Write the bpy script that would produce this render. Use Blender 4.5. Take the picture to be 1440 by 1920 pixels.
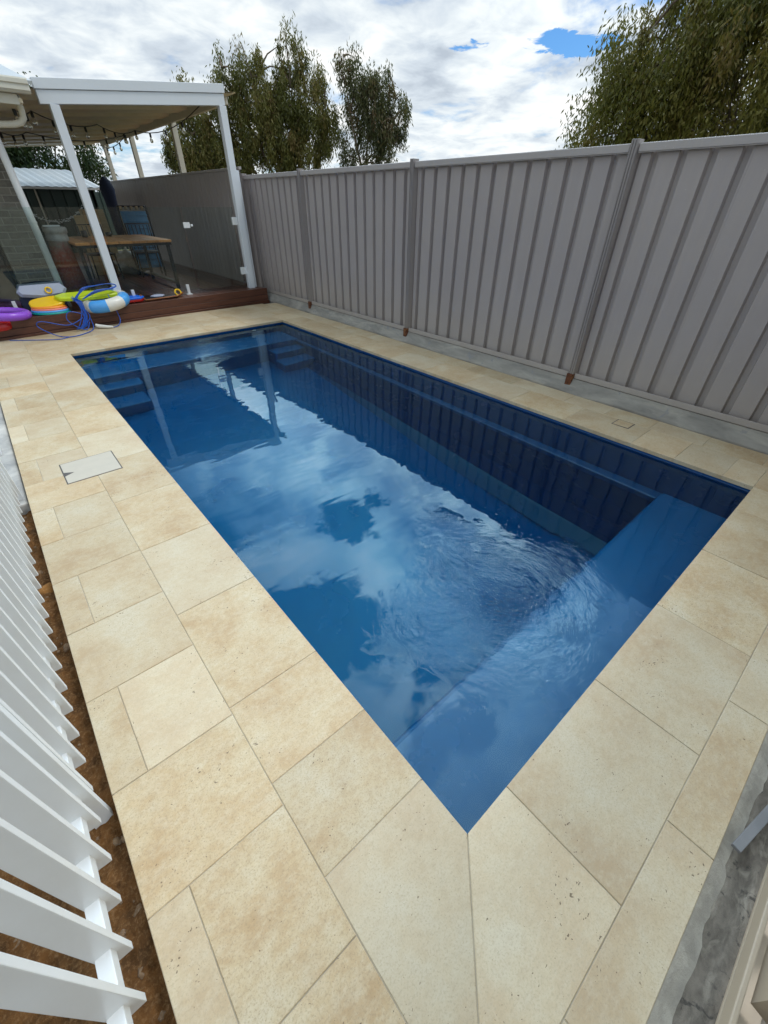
import bpy, bmesh, math, random
import numpy as np
from mathutils import Vector, Matrix
for o in list(bpy.data.objects): bpy.data.objects.remove(o)
SC = bpy.context.scene
COL = SC.collection
R = math.radians
# ------------------------------------------------------------------ camera
cam = bpy.data.cameras.new('camera'); co = bpy.data.objects.new('camera', cam); COL.objects.link(co)
cam.sensor_fit = 'HORIZONTAL'; cam.sensor_width = 36; cam.lens = 772.45/1440*36
cam.clip_start = .02; cam.clip_end = 2000
rot = Matrix.Rotation(-.7112, 3, 'Z') @ Matrix.Rotation(.9276, 3, 'X') @ Matrix.Rotation(.0074, 3, 'Z')
co.location = (-.4572, -.142, 1.4876); co.rotation_euler = rot.to_euler()
SC.camera = co
SC.render.resolution_x = 768; SC.render.resolution_y = 1024
SC.render.engine = 'CYCLES'
SC.view_settings.view_transform = 'Standard'; SC.view_settings.look = 'None'
SC.view_settings.exposure = 0.38; SC.view_settings.gamma = 1
# ------------------------------------------------------------------ world + sun
SUN_EL, SUN_AZ = R(54), R(-30)          # azimuth measured from +x towards +y
w = bpy.data.worlds.new('World'); SC.world = w; w.use_nodes = True
nt = w.node_tree; nt.nodes.clear()
def N(nt, t, **k):
    n = nt.nodes.new(t)
    for a, b in k.items():
        if a == 'i':
            for q, v in b.items(): n.inputs[q].default_value = v
        else: setattr(n, a, b)
    return n
def L(nt, a, b): nt.links.new(a, b)
def M(nt, op, a, b=None, c=None, clamp=False):
    n = nt.nodes.new('ShaderNodeMath'); n.operation = op; n.use_clamp = clamp
    for i, v in enumerate((a, b, c)):
        if v is None: continue
        if isinstance(v, (int, float)): n.inputs[i].default_value = v
        else: nt.links.new(v, n.inputs[i])
    return n.outputs[0]
def ramp(nt, fac, stops, interp='LINEAR'):
    n = nt.nodes.new('ShaderNodeValToRGB'); cr = n.color_ramp; cr.interpolation = interp
    while len(cr.elements) < len(stops): cr.elements.new(.5)
    for e, (p, c) in zip(cr.elements, stops):
        e.position = p; e.color = (c, c, c, 1) if isinstance(c, (int, float)) else (*c, 1)
    nt.links.new(fac, n.inputs[0]); return n.outputs[0]
def mixc(nt, fac, a, b, mode='MIX'):
    n = nt.nodes.new('ShaderNodeMix'); n.data_type = 'RGBA'; n.blend_type = mode
    for s, v in ((n.inputs[0], fac), (n.inputs[6], a), (n.inputs[7], b)):
        if isinstance(v, (int, float)): s.default_value = v
        elif isinstance(v, tuple): s.default_value = (*v, 1)
        else: nt.links.new(v, s)
    return n.outputs[2]
sky = N(nt, 'ShaderNodeTexSky', sky_type='NISHITA', sun_disc=False, sun_elevation=SUN_EL, sun_rotation=R(90)-SUN_AZ, altitude=50, air_density=1.0, dust_density=.6, ozone_density=1.5)
tc = N(nt, 'ShaderNodeTexCoord')
sep = N(nt, 'ShaderNodeSeparateXYZ'); L(nt, tc.outputs['Generated'], sep.inputs[0])
zz = M(nt, 'ADD', M(nt, 'MAXIMUM', sep.outputs[2], 0.0), .16)
cx_ = M(nt, 'DIVIDE', sep.outputs[0], zz); cy_ = M(nt, 'DIVIDE', sep.outputs[1], zz)
cmb = N(nt, 'ShaderNodeCombineXYZ'); L(nt, cx_, cmb.inputs[0]); L(nt, cy_, cmb.inputs[1]); cmb.inputs[2].default_value = 3.7
n1 = N(nt, 'ShaderNodeTexNoise', i={'Scale': 1.15, 'Detail': 9, 'Roughness': .58, 'Distortion': .35}); L(nt, cmb.outputs[0], n1.inputs['Vector'])
mp2 = N(nt, 'ShaderNodeMapping'); mp2.inputs['Location'].default_value = (7.3, 2.1, 0); L(nt, cmb.outputs[0], mp2.inputs[0])
n2 = N(nt, 'ShaderNodeTexNoise', i={'Scale': 1.7, 'Detail': 8, 'Roughness': .52, 'Distortion': .3}); L(nt, mp2.outputs[0], n2.inputs['Vector'])
nw1 = N(nt, 'ShaderNodeTexNoise', i={'Scale': 5.0, 'Detail': 7, 'Roughness': .6, 'Distortion': .4}); L(nt, mp2.outputs[0], nw1.inputs['Vector'])
sw_ = N(nt, 'ShaderNodeSeparateXYZ'); L(nt, nw1.outputs['Color'], sw_.inputs[0])
wx = M(nt, 'ADD', cx_, M(nt, 'MULTIPLY', M(nt, 'SUBTRACT', sw_.outputs[0], .5), .42)); wy = M(nt, 'ADD', cy_, M(nt, 'MULTIPLY', M(nt, 'SUBTRACT', sw_.outputs[1], .5), .42))
n3 = N(nt, 'ShaderNodeTexNoise', i={'Scale': 4.2, 'Detail': 8, 'Roughness': .55, 'Distortion': .4}); L(nt, mp2.outputs[0], n3.inputs['Vector'])
# a gap of open blue between the clouds (in the cloud layer's own plane) and a few more near the zenith
def gap(px, py, rx, ry, ang=0):
    a = M(nt, 'SUBTRACT', wx, px); b = M(nt, 'SUBTRACT', wy, py)
    ca, sa = math.cos(ang), math.sin(ang)
    u = M(nt, 'DIVIDE', M(nt, 'ADD', M(nt, 'MULTIPLY', a, ca), M(nt, 'MULTIPLY', b, sa)), rx)
    v = M(nt, 'DIVIDE', M(nt, 'SUBTRACT', M(nt, 'MULTIPLY', b, ca), M(nt, 'MULTIPLY', a, sa)), ry)
    d = M(nt, 'ADD', M(nt, 'MULTIPLY', u, u), M(nt, 'MULTIPLY', v, v))
    return M(nt, 'SUBTRACT', 1.0, d, clamp=True)
GAPS = [(2.30, 1.46, .24, .09, R(-53), .36), (2.05, 1.80, .10, .05, R(-53), .22), (.62, .84, .16, .12, .5, .30), (.34, .60, .17, .13, -.4, .30), (.20, 1.02, .16, .14, 0, .2), (.34, .22, .12, .10, 0, .2)]
dens = M(nt, 'ADD', M(nt, 'MULTIPLY', n1.outputs[0], .72), M(nt, 'MULTIPLY', n3.outputs[0], .28))
for g in GAPS: dens = M(nt, 'SUBTRACT', dens, M(nt, 'MULTIPLY', gap(*g[:5]), g[5]))
cover = ramp(nt, dens, [(.33, 0.0), (.47, 1.0)], 'EASE')
shade = M(nt, 'ADD', M(nt, 'MULTIPLY', n2.outputs[0], .55), M(nt, 'MULTIPLY', n3.outputs[0], .45))
hor = ramp(nt, sep.outputs[2], [(0.0, 1.0), (.5, 0.0)])
ccol = ramp(nt, shade, [(.37, (.44, .52, .62)), (.45, (.66, .75, .84)), (.52, (.90, .97, 1.0)), (.60, (1.15, 1.15, 1.14))])
c2_ = mixc(nt, 1.0, ccol, ccol, 'MULTIPLY'); hi = mixc(nt, .55, c2_, mixc(nt, 1.0, c2_, ccol, 'MULTIPLY'))
ccol = mixc(nt, ramp(nt, sep.outputs[2], [(.25, 0.0), (.5, 1.0)]), ccol, hi)
ccol = mixc(nt, M(nt, 'MULTIPLY', hor, .25), ccol, (.93, .97, 1.0))
b1 = N(nt, 'ShaderNodeBackground', i={'Strength': .10}); L(nt, mixc(nt, 1.0, sky.outputs[0], (.45, .80, 1.15), 'MULTIPLY'), b1.inputs[0])
b2 = N(nt, 'ShaderNodeBackground', i={'Strength': .80}); L(nt, ccol, b2.inputs[0])
# two bright cloud patches away from the sun lamp, added to brighten the water reflections
glow_dir = (math.cos(R(38))*math.cos(R(46)), math.cos(R(38))*math.sin(R(46)), math.sin(R(38)))
dt = N(nt, 'ShaderNodeVectorMath', operation='DOT_PRODUCT'); L(nt, tc.outputs['Generated'], dt.inputs[0]); dt.inputs[1].default_value = glow_dir
cloud_glow = M(nt, 'EXPONENT', M(nt, 'DIVIDE', M(nt, 'SUBTRACT', dt.outputs['Value'], 1.0), .14))
cloud_glow = M(nt, 'MULTIPLY', cloud_glow, ramp(nt, sep.outputs[2], [(.25, 0.0), (.40, 1.0)]))
s2 = (math.cos(R(43))*math.cos(R(22)), math.cos(R(43))*math.sin(R(22)), math.sin(R(43)))
dt2 = N(nt, 'ShaderNodeVectorMath', operation='DOT_PRODUCT'); L(nt, tc.outputs['Generated'], dt2.inputs[0]); dt2.inputs[1].default_value = s2
cloud_glow2 = M(nt, 'EXPONENT', M(nt, 'DIVIDE', M(nt, 'SUBTRACT', dt2.outputs['Value'], 1.0), .035))
L(nt, M(nt, 'ADD', M(nt, 'ADD', M(nt, 'MULTIPLY', cloud_glow, 3.7), M(nt, 'MULTIPLY', cloud_glow2, 3.0)), .76), b2.inputs['Strength'])
ms = N(nt, 'ShaderNodeMixShader'); L(nt, cover, ms.inputs[0]); L(nt, b1.outputs[0], ms.inputs[1]); L(nt, b2.outputs[0], ms.inputs[2])
wo = N(nt, 'ShaderNodeOutputWorld'); L(nt, ms.outputs[0], wo.inputs[0])
sd = bpy.data.lights.new('sun', 'SUN'); sd.energy = 1.0; sd.angle = R(14); sd.color = (1, .95, .87)
so = bpy.data.objects.new('sun', sd); COL.objects.link(so)
sv = Vector((math.cos(SUN_EL)*math.cos(SUN_AZ), math.cos(SUN_EL)*math.sin(SUN_AZ), math.sin(SUN_EL)))
so.rotation_euler = sv.to_track_quat('Z', 'Y').to_euler(); so.location = (6, 4, 9)

# ------------------------------------------------------------------ helpers
class MB:
    def __init__(s): s.v = []; s.f = []; s.mi = []; s.at = []; s.sm = []
    def add(s, vs, fs, mi=0, at=0.0, sm=False):
        o = len(s.v); s.v += [tuple(v) for v in vs]
        for f in fs: s.f.append([i+o for i in f]); s.mi.append(mi); s.at.append(at); s.sm.append(sm)
    def box(s, x0, x1, y0, y1, z0, z1, mi=0, at=0.0, T=None):
        vs = [(x, y, z) for z in (z0, z1) for y in (y0, y1) for x in (x0, x1)]
        if T is not None: vs = [T @ Vector(v) for v in vs]
        s.add(vs, [(0,2,3,1),(4,5,7,6),(0,1,5,4),(2,6,7,3),(0,4,6,2),(1,3,7,5)], mi, at)
    def bbox(s, x0, x1, y0, y1, z0, z1, b=.003, mi=0, at=0.0, T=None):
        bm = bmesh.new(); bmesh.ops.create_cube(bm, size=1)
        for v in bm.verts: v.co = Vector(((x0+x1)/2+v.co.x*(x1-x0), (y0+y1)/2+v.co.y*(y1-y0), (z0+z1)/2+v.co.z*(z1-z0)))
        bmesh.ops.bevel(bm, geom=bm.edges[:], offset=b, segments=2, affect='EDGES', profile=.6)
        if T is not None: bm.transform(T)
        bm.verts.index_update()
        s.add([v.co[:] for v in bm.verts], [[v.index for v in f.verts] for f in bm.faces], mi, at); bm.free()
    def prism(s, poly, z0, z1, mi=0, at=0.0, bev=0.0):
        n = len(poly); c = Vector((sum(p[0] for p in poly)/n, sum(p[1] for p in poly)/n))
        def ins(d):
            r = []
            for i in range(n):
                a, b, e = Vector(poly[i-1][:2]), Vector(poly[i][:2]), Vector(poly[(i+1) % n][:2])
                u = (b-a).normalized(); v = (e-b).normalized()
                n1, n2 = Vector((-u.y, u.x)), Vector((-v.y, v.x)); m = (n1+n2); k = 1/max(.3, 1+n1.dot(n2))
                r.append(b+m*k*d)
            return r
        rings = [(0.0, z0), (0.0, z1-bev)] + ([(bev, z1)] if bev else [])
        vs = []
        for d, z in rings: vs += [(q.x, q.y, z) for q in ins(d)]
        fs = [tuple(range(n))[::-1]]
        for k in range(len(rings)-1):
            for i in range(n): j = (i+1) % n; fs.append((k*n+i, k*n+j, (k+1)*n+j, (k+1)*n+i))
        fs.append(tuple(range((len(rings)-1)*n, len(rings)*n)))
        s.add(vs, fs, mi, at)
    def tube(s, pts, r, n=8, mi=0, at=0.0, cap=True, sm=True):
        pts = [Vector(p) for p in pts]; rs = r if isinstance(r, (list, tuple)) else [r]*len(pts)
        vs = []; up = Vector((0, 0, 1)); prev = None
        for i, p in enumerate(pts):
            d = (pts[min(i+1, len(pts)-1)]-pts[max(i-1, 0)]).normalized()
            if prev is None:
                a = d.cross(up) if abs(d.z) < .95 else d.cross(Vector((1, 0, 0)))
            else: a = prev - d*prev.dot(d)
            a.normalize(); b = d.cross(a); prev = a
            for k in range(n):
                t = 2*math.pi*k/n; vs.append(p+(a*math.cos(t)+b*math.sin(t))*rs[i])
        fs = []
        for i in range(len(pts)-1):
            for k in range(n): j = (k+1) % n; fs.append((i*n+k, i*n+j, (i+1)*n+j, (i+1)*n+k))
        s.add(vs, fs, mi, at, sm)
        if cap: s.add(vs[:n], [tuple(range(n))[::-1]], mi, at); s.add(vs[-n:], [tuple(range(n))], mi, at)
    def lathe(s, prof, c, n=24, mi=0, at=0.0, T=None, sm=True):
        vs = []
        for r, z in prof:
            for k in range(n):
                t = 2*math.pi*k/n; v = Vector((r*math.cos(t), r*math.sin(t), z))
                if T is not None: v = T @ v
                vs.append(v+Vector(c))
        fs = []
        for i in range(len(prof)-1):
            for k in range(n): j = (k+1) % n; fs.append((i*n+k, i*n+j, (i+1)*n+j, (i+1)*n+k))
        s.add(vs, fs, mi, at, sm)
    def torus(s, c, Rr, r, n=48, m=14, mi=0, T=None, colf=None, sy=1.0):
        vs = []; 
        for i in range(n):
            a = 2*math.pi*i/n
            for k in range(m):
                b = 2*math.pi*k/m; v = Vector(((Rr+r*math.cos(b))*math.cos(a), (Rr+r*math.cos(b))*math.sin(a)*sy, r*math.sin(b)))
                if T is not None: v = T @ v
                vs.append(v+Vector(c))
        for i in range(n):
            fs = []
            for k in range(m): i2 = (i+1) % n; k2 = (k+1) % m; fs.append((i*m+k, i2*m+k, i2*m+k2, i*m+k2))
            if i == 0: base = len(s.v); s.v += [tuple(v) for v in vs]
            for f in fs: s.f.append([q+base for q in f]); s.mi.append(colf(i/n) if colf else mi); s.at.append(0.0); s.sm.append(True)
    def build(s, name, mats, parent=None, bevel=0.0, seg=2):
        me = bpy.data.meshes.new(name); me.from_pydata(s.v, [], s.f)
        if not isinstance(mats, (list, tuple)): mats = [mats]
        for m in mats: me.materials.append(m)
        me.polygons.foreach_set('material_index', s.mi); me.polygons.foreach_set('use_smooth', s.sm)
        a = me.attributes.new('rnd', 'FLOAT', 'FACE'); a.data.foreach_set('value', s.at)
        me.update(); o = bpy.data.objects.new(name, me); COL.objects.link(o)
        if parent is not None:
            o.parent = parent; o.matrix_parent_inverse = Matrix.Translation(parent.location).inverted() if parent.type == 'EMPTY' else Matrix()
        if bevel: 
            b = o.modifiers.new('bevel', 'BEVEL'); b.width = bevel; b.segments = seg; b.limit_method = 'ANGLE'; b.angle_limit = R(50)
        return o
def tag(o, label, cat, group=None, kind=None):
    if label: o['label'] = label
    if cat: o['category'] = cat
    if group: o['group'] = group
    if kind: o['kind'] = kind
    return o
def thing(name, label, cat, loc=(0, 0, 0), group=None):
    o = bpy.data.objects.new(name, None); COL.objects.link(o); o.location = loc; o.empty_display_size = .1
    return tag(o, label, cat, group)
def struct(name, mb, m, label, cat='ground', kind='structure', **k):
    return tag(mb.build(name, m, **k), label, cat, kind=kind)
def copy_tree(o, parent=None, loc=None):
    c = o.copy(); COL.objects.link(c)
    if parent is not None: c.parent = parent
    if loc is not None: c.location = loc
    for ch in list(o.children): copy_tree(ch, c)
    return c

# ------------------------------------------------------------------ materials
def base(name, col=(.5, .5, .5), rough=.5, spec=.5, metal=0.0, **k):
    m = bpy.data.materials.new(name); m.use_nodes = True; nt = m.node_tree; b = nt.nodes['Principled BSDF']
    b.inputs['Base Color'].default_value = (*col, 1); b.inputs['Roughness'].default_value = rough
    b.inputs['Specular IOR Level'].default_value = spec; b.inputs['Metallic'].default_value = metal
    for q, v in k.items(): b.inputs[q.replace('_', ' ')].default_value = v
    return m, nt, b
def noise(nt, scale, detail=5, rough=.55, dist=0, vec=None, loc=None, sc=None):
    n = N(nt, 'ShaderNodeTexNoise', i={'Scale': scale, 'Detail': detail, 'Roughness': rough, 'Distortion': dist})
    if vec is None: vec = N(nt, 'ShaderNodeNewGeometry').outputs['Position']
    if sc is not None or loc is not None:
        mp = N(nt, 'ShaderNodeMapping'); L(nt, vec, mp.inputs[0]); vec = mp.outputs[0]
        if sc is not None: mp.inputs['Scale'].default_value = sc
        if loc is not None: mp.inputs['Location'].default_value = loc
    L(nt, vec, n.inputs['Vector']); return n.outputs[0]
def bump(nt, b, h, strength=.3, dist=.01):
    n = N(nt, 'ShaderNodeBump', i={'Strength': strength, 'Distance': dist}); L(nt, h, n.inputs['Height']); L(nt, n.outputs[0], b.inputs['Normal']); return n
def paint(name, col, rough=.4, var=.12, dirt=None, scale=3, spec=.5, bs=.04, sc=None):
    m, nt, b = base(name, col, rough, spec)
    n = noise(nt, scale, 6, .6, sc=sc)
    c2 = dirt or tuple(c*.7 for c in col)
    f = ramp(nt, n, [(.35, var), (.7, 0.0)])
    L(nt, mixc(nt, f, col, c2), b.inputs['Base Color'])
    L(nt, M(nt, 'ADD', M(nt, 'MULTIPLY', n, .25), rough-.12), b.inputs['Roughness'])
    bump(nt, b, noise(nt, scale*25, 2), bs, .004)
    return m
def m_travertine():
    m, nt, b = base('travertine', rough=.55, spec=.35)
    pos = N(nt, 'ShaderNodeNewGeometry').outputs['Position']
    at = N(nt, 'ShaderNodeAttribute', attribute_name='rnd').outputs['Fac']
    off = N(nt, 'ShaderNodeCombineXYZ'); L(nt, M(nt, 'MULTIPLY', at, 37.0), off.inputs[0]); L(nt, M(nt, 'MULTIPLY', at, 91.0), off.inputs[1])
    va = N(nt, 'ShaderNodeVectorMath', operation='ADD'); L(nt, pos, va.inputs[0]); L(nt, off.outputs[0], va.inputs[1]); v = va.outputs[0]
    big = noise(nt, 3.0, 9, .66, .15, v)
    mid = noise(nt, 16, 9, .74, .1, v, sc=(1.0, 1.5, 1))
    fine = noise(nt, 110, 6, .75, .0, v, sc=(1.0, 1.5, 1))
    c = ramp(nt, big, [(.36, (.56, .49, .355)), (.45, (.53, .43, .275)), (.54, (.48, .355, .205)), (.66, (.41, .27, .135))])
    c = mixc(nt, ramp(nt, mid, [(.44, 0.0), (.68, .5)]), c, (.55, .49, .37))
    c = mixc(nt, ramp(nt, noise(nt, 5, 10, .76, .3, v, loc=(5, 3, 1)), [(.53, 0.0), (.70, .5)]), c, (.38, .265, .145))
    c = mixc(nt, M(nt, 'MULTIPLY', M(nt, 'ABSOLUTE', M(nt, 'SUBTRACT', fine, .5)), 1.6), c, (.36, .27, .16))
    gr = noise(nt, 42, 8, .78, 0, v, sc=(1, 1.3, 1)); gr2 = noise(nt, 190, 4, .7, 0, v)
    c = mixc(nt, ramp(nt, gr, [(.38, .38), (.50, 0.0)]), c, (.38, .27, .15))
    c = mixc(nt, ramp(nt, gr, [(.52, 0.0), (.64, .32)]), c, (.60, .52, .37))
    c = mixc(nt, ramp(nt, gr2, [(.38, .5), (.48, 0.0)]), c, (.30, .22, .13))
    # tile-to-tile tone
    wn = N(nt, 'ShaderNodeTexWhiteNoise', noise_dimensions='1D'); L(nt, at, wn.inputs['W'])
    tone = ramp(nt, wn.outputs['Value'], [(0, .0), (.5, .18), (1, .75)])
    c = mixc(nt, tone, c, mixc(nt, .45, c, (.60, .535, .41)))
    wn2 = N(nt, 'ShaderNodeTexWhiteNoise', noise_dimensions='1D'); L(nt, M(nt, 'ADD', at, 4.3), wn2.inputs['W'])
    hs = N(nt, 'ShaderNodeHueSaturation'); L(nt, c, hs.inputs['Color']); L(nt, M(nt, 'ADD', M(nt, 'MULTIPLY', wn2.outputs['Value'], .17), .91), hs.inputs['Value'])
    c = hs.outputs[0]
    # pits, gathered in streaky patches
    vo = N(nt, 'ShaderNodeTexVoronoi', feature='F1', i={'Scale': 120.0, 'Randomness': 1.0}); mp = N(nt, 'ShaderNodeMapping'); mp.inputs['Scale'].default_value = (1, 1.6, 1); mp.inputs['Rotation'].default_value = (0, 0, .5)
    wob = N(nt, 'ShaderNodeVectorMath', operation='MULTIPLY_ADD'); nn = N(nt, 'ShaderNodeTexNoise', i={'Scale': 70.0, 'Detail': 3}); L(nt, v, nn.inputs['Vector'])
    L(nt, nn.outputs['Color'], wob.inputs[0]); wob.inputs[1].default_value = (.02, .02, .02); L(nt, v, wob.inputs[2]); L(nt, wob.outputs[0], mp.inputs[0]); L(nt, mp.outputs[0], vo.inputs['Vector'])
    patch = ramp(nt, noise(nt, 6.5, 5, .65, .8, v, loc=(9, 1, 0)), [(.50, 0.0), (.70, 1.0)])
    cell = N(nt, 'ShaderNodeSeparateXYZ'); L(nt, vo.outputs['Color'], cell.inputs[0])
    pit = M(nt, 'LESS_THAN', vo.outputs['Distance'], M(nt, 'MULTIPLY', M(nt, 'MULTIPLY', M(nt, 'POWER', cell.outputs[0], 3.0), M(nt, 'GREATER_THAN', cell.outputs[1], .45)), M(nt, 'ADD', M(nt, 'MULTIPLY', patch, .46), .16)))
    c = mixc(nt, M(nt, 'MULTIPLY', pit, .8), c, (.10, .065, .035))
    L(nt, c, b.inputs['Base Color'])
    h = M(nt, 'SUBTRACT', M(nt, 'ADD', M(nt, 'MULTIPLY', fine, .25), M(nt, 'MULTIPLY', mid, .3)), M(nt, 'MULTIPLY', pit, 1.2))
    bump(nt, b, h, .35, .003)
    L(nt, M(nt, 'ADD', M(nt, 'MULTIPLY', mid, .3), .38), b.inputs['Roughness'])
    return m
def m_ground(name, c1, c2, c3, s=8, h=.02, rough=.95):
    m, nt, b = base(name, c1, rough, .2)
    a = noise(nt, s, 8, .7, .3); d = noise(nt, s*7, 6, .7)
    c = mixc(nt, ramp(nt, a, [(.38, 0.0), (.6, 1.0)]), c1, c2); c = mixc(nt, ramp(nt, d, [(.5, 0.0), (.68, .9)]), c, c3)
    L(nt, c, b.inputs['Base Color']); bump(nt, b, M(nt, 'ADD', a, M(nt, 'MULTIPLY', d, .5)), .9, h); return m
def m_concrete(name, c1=(.42, .41, .39), c2=(.28, .28, .275), c3=(.6, .58, .54), s=5, sc=(1, 1, 1), blot=None):
    m, nt, b = base(name, c1, .9, .3)
    a = noise(nt, s, 8, .65, .4, sc=sc); d = noise(nt, s*9, 6, .7)
    c = mixc(nt, ramp(nt, a, [(.35, 0.0), (.65, 1.0)]), c1, c2); c = mixc(nt, ramp(nt, noise(nt, s*.7, 6, .6, .8, loc=(3, 5, 2), sc=sc), [(.5, 0.0), (.7, .8)]), c, c3)
    if blot: c = mixc(nt, ramp(nt, noise(nt, s*1.6, 5, .6, .5, loc=(1, 8, 2)), [(.6, 0.0), (.66, .85)]), c, blot)
    L(nt, c, b.inputs['Base Color']); bump(nt, b, M(nt, 'ADD', a, M(nt, 'MULTIPLY', d, .4)), .5, .008); return m
def m_steel(name='fence_sheet_paint', col=(.355, .318, .31)):
    m, nt, b = base(name, col, .42, .45)
    a = noise(nt, 1.6, 6, .6, .2); d = noise(nt, 90, 3, .6); st = noise(nt, 9, 5, .6, 0, sc=(3, 3, .25))
    c = mixc(nt, ramp(nt, a, [(.35, .35), (.65, 0.0)]), col, (col[0]*.82, col[1]*.83, col[2]*.9))
    c = mixc(nt, ramp(nt, st, [(.5, 0.0), (.8, .3)]), c, (col[0]*1.2, col[1]*1.15, col[2]*1.05))
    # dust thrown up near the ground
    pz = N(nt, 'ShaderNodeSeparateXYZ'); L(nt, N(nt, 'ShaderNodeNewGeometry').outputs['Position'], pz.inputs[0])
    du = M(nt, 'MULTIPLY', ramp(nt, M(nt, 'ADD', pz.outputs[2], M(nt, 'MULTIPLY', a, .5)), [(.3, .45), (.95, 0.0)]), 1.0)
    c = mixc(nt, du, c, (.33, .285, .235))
    sp = N(nt, 'ShaderNodeTexVoronoi', i={'Scale': 14.0}); L(nt, N(nt, 'ShaderNodeNewGeometry').outputs['Position'], sp.inputs['Vector'])
    c = mixc(nt, M(nt, 'MULTIPLY', M(nt, 'LESS_THAN', sp.outputs['Distance'], .035), .5), c, (.6, .58, .55))
    L(nt, c, b.inputs['Base Color']); L(nt, M(nt, 'ADD', M(nt, 'MULTIPLY', a, .25), .3), b.inputs['Roughness'])
    bump(nt, b, M(nt, 'ADD', M(nt, 'MULTIPLY', d, .15), a), .12, .01); return m
def m_wood(name, c1, c2, sc=(14, .8, 14), rough=.35, spec=.5):
    m, nt, b = base(name, c1, rough, spec)
    at = N(nt, 'ShaderNodeAttribute', attribute_name='rnd').outputs['Fac']
    cb = N(nt, 'ShaderNodeCombineXYZ'); L(nt, M(nt, 'MULTIPLY', at, 50.0), cb.inputs[2]); L(nt, M(nt, 'MULTIPLY', at, 23.0), cb.inputs[1])
    va = N(nt, 'ShaderNodeVectorMath', operation='ADD'); L(nt, N(nt, 'ShaderNodeNewGeometry').outputs['Position'], va.inputs[0]); L(nt, cb.outputs[0], va.inputs[1])
    a = noise(nt, 1.6, 8, .65, 1.2, va.outputs[0], sc=sc)
    c = mixc(nt, ramp(nt, a, [(.3, 0.0), (.7, 1.0)]), c1, c2)
    hs = N(nt, 'ShaderNodeHueSaturation'); L(nt, c, hs.inputs['Color']); L(nt, M(nt, 'ADD', M(nt, 'MULTIPLY', at, .6), .7), hs.inputs['Value'])
    L(nt, hs.outputs[0], b.inputs['Base Color']); bump(nt, b, a, .3, .003)
    L(nt, M(nt, 'ADD', M(nt, 'MULTIPLY', a, .4), rough-.15), b.inputs['Roughness']); return m
def m_brick():
    m, nt, b = base('grey_brick', (.2, .19, .17), .9, .2)
    g = N(nt, 'ShaderNodeNewGeometry'); s = N(nt, 'ShaderNodeSeparateXYZ'); L(nt, g.outputs['Position'], s.inputs[0])
    cb = N(nt, 'ShaderNodeCombineXYZ'); L(nt, M(nt, 'ADD', s.outputs[0], s.outputs[1]), cb.inputs[0]); L(nt, s.outputs[2], cb.inputs[1])
    br = N(nt, 'ShaderNodeTexBrick', i={'Color1': (.20, .185, .155, 1), 'Color2': (.125, .12, .105, 1), 'Mortar': (.30, .285, .25, 1), 'Scale': 1.0, 'Mortar Size': .007, 'Mortar Smooth': .2, 'Brick Width': .24, 'Row Height': .086, 'Bias': -.1}); L(nt, cb.outputs[0], br.inputs[0])
    n = noise(nt, 18, 6, .7); L(nt, mixc(nt, ramp(nt, n, [(.4, 0.0), (.7, .5)]), br.outputs[0], (.30, .28, .24)), b.inputs['Base Color'])
    bump(nt, b, M(nt, 'ADD', M(nt, 'MULTIPLY', br.outputs[1], -1.0), M(nt, 'MULTIPLY', n, .3)), .6, .008); return m
def m_leaf(name, cols):
    m = bpy.data.materials.new(name); m.use_nodes = True; nt = m.node_tree; b = nt.nodes['Principled BSDF']
    at = N(nt, 'ShaderNodeAttribute', attribute_name='rnd').outputs['Fac']
    c = ramp(nt, at, [(i/(len(cols)-1), q) for i, q in enumerate(cols)])
    L(nt, c, b.inputs['Base Color']); b.inputs['Roughness'].default_value = .5; b.inputs['Specular IOR Level'].default_value = .35
    tr = N(nt, 'ShaderNodeBsdfTranslucent'); L(nt, mixc(nt, .5, c, (.10, .13, .02)), tr.inputs[0])
    mx = N(nt, 'ShaderNodeMixShader'); mx.inputs[0].default_value = .34; L(nt, b.outputs[0], mx.inputs[1]); L(nt, tr.outputs[0], mx.inputs[2])
    L(nt, mx.outputs[0], nt.nodes['Material Output'].inputs[0]); return m
def m_glass():
    m = bpy.data.materials.new('clear_glass'); m.use_nodes = True; nt = m.node_tree; nt.nodes.remove(nt.nodes['Principled BSDF'])
    fr = N(nt, 'ShaderNodeFresnel', i={'IOR': 1.5}); t = N(nt, 'ShaderNodeBsdfTransparent', i={'Color': (.88, .93, .92, 1)}); g = N(nt, 'ShaderNodeBsdfGlossy', i={'Roughness': .0, 'Color': (1, 1, 1, 1)})
    mx = N(nt, 'ShaderNodeMixShader'); L(nt, fr.outputs[0], mx.inputs[0]); L(nt, t.outputs[0], mx.inputs[1]); L(nt, g.outputs[0], mx.inputs[2])
    L(nt, mx.outputs[0], nt.nodes['Material Output'].inputs[0]); return m
WZ = -.05
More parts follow.
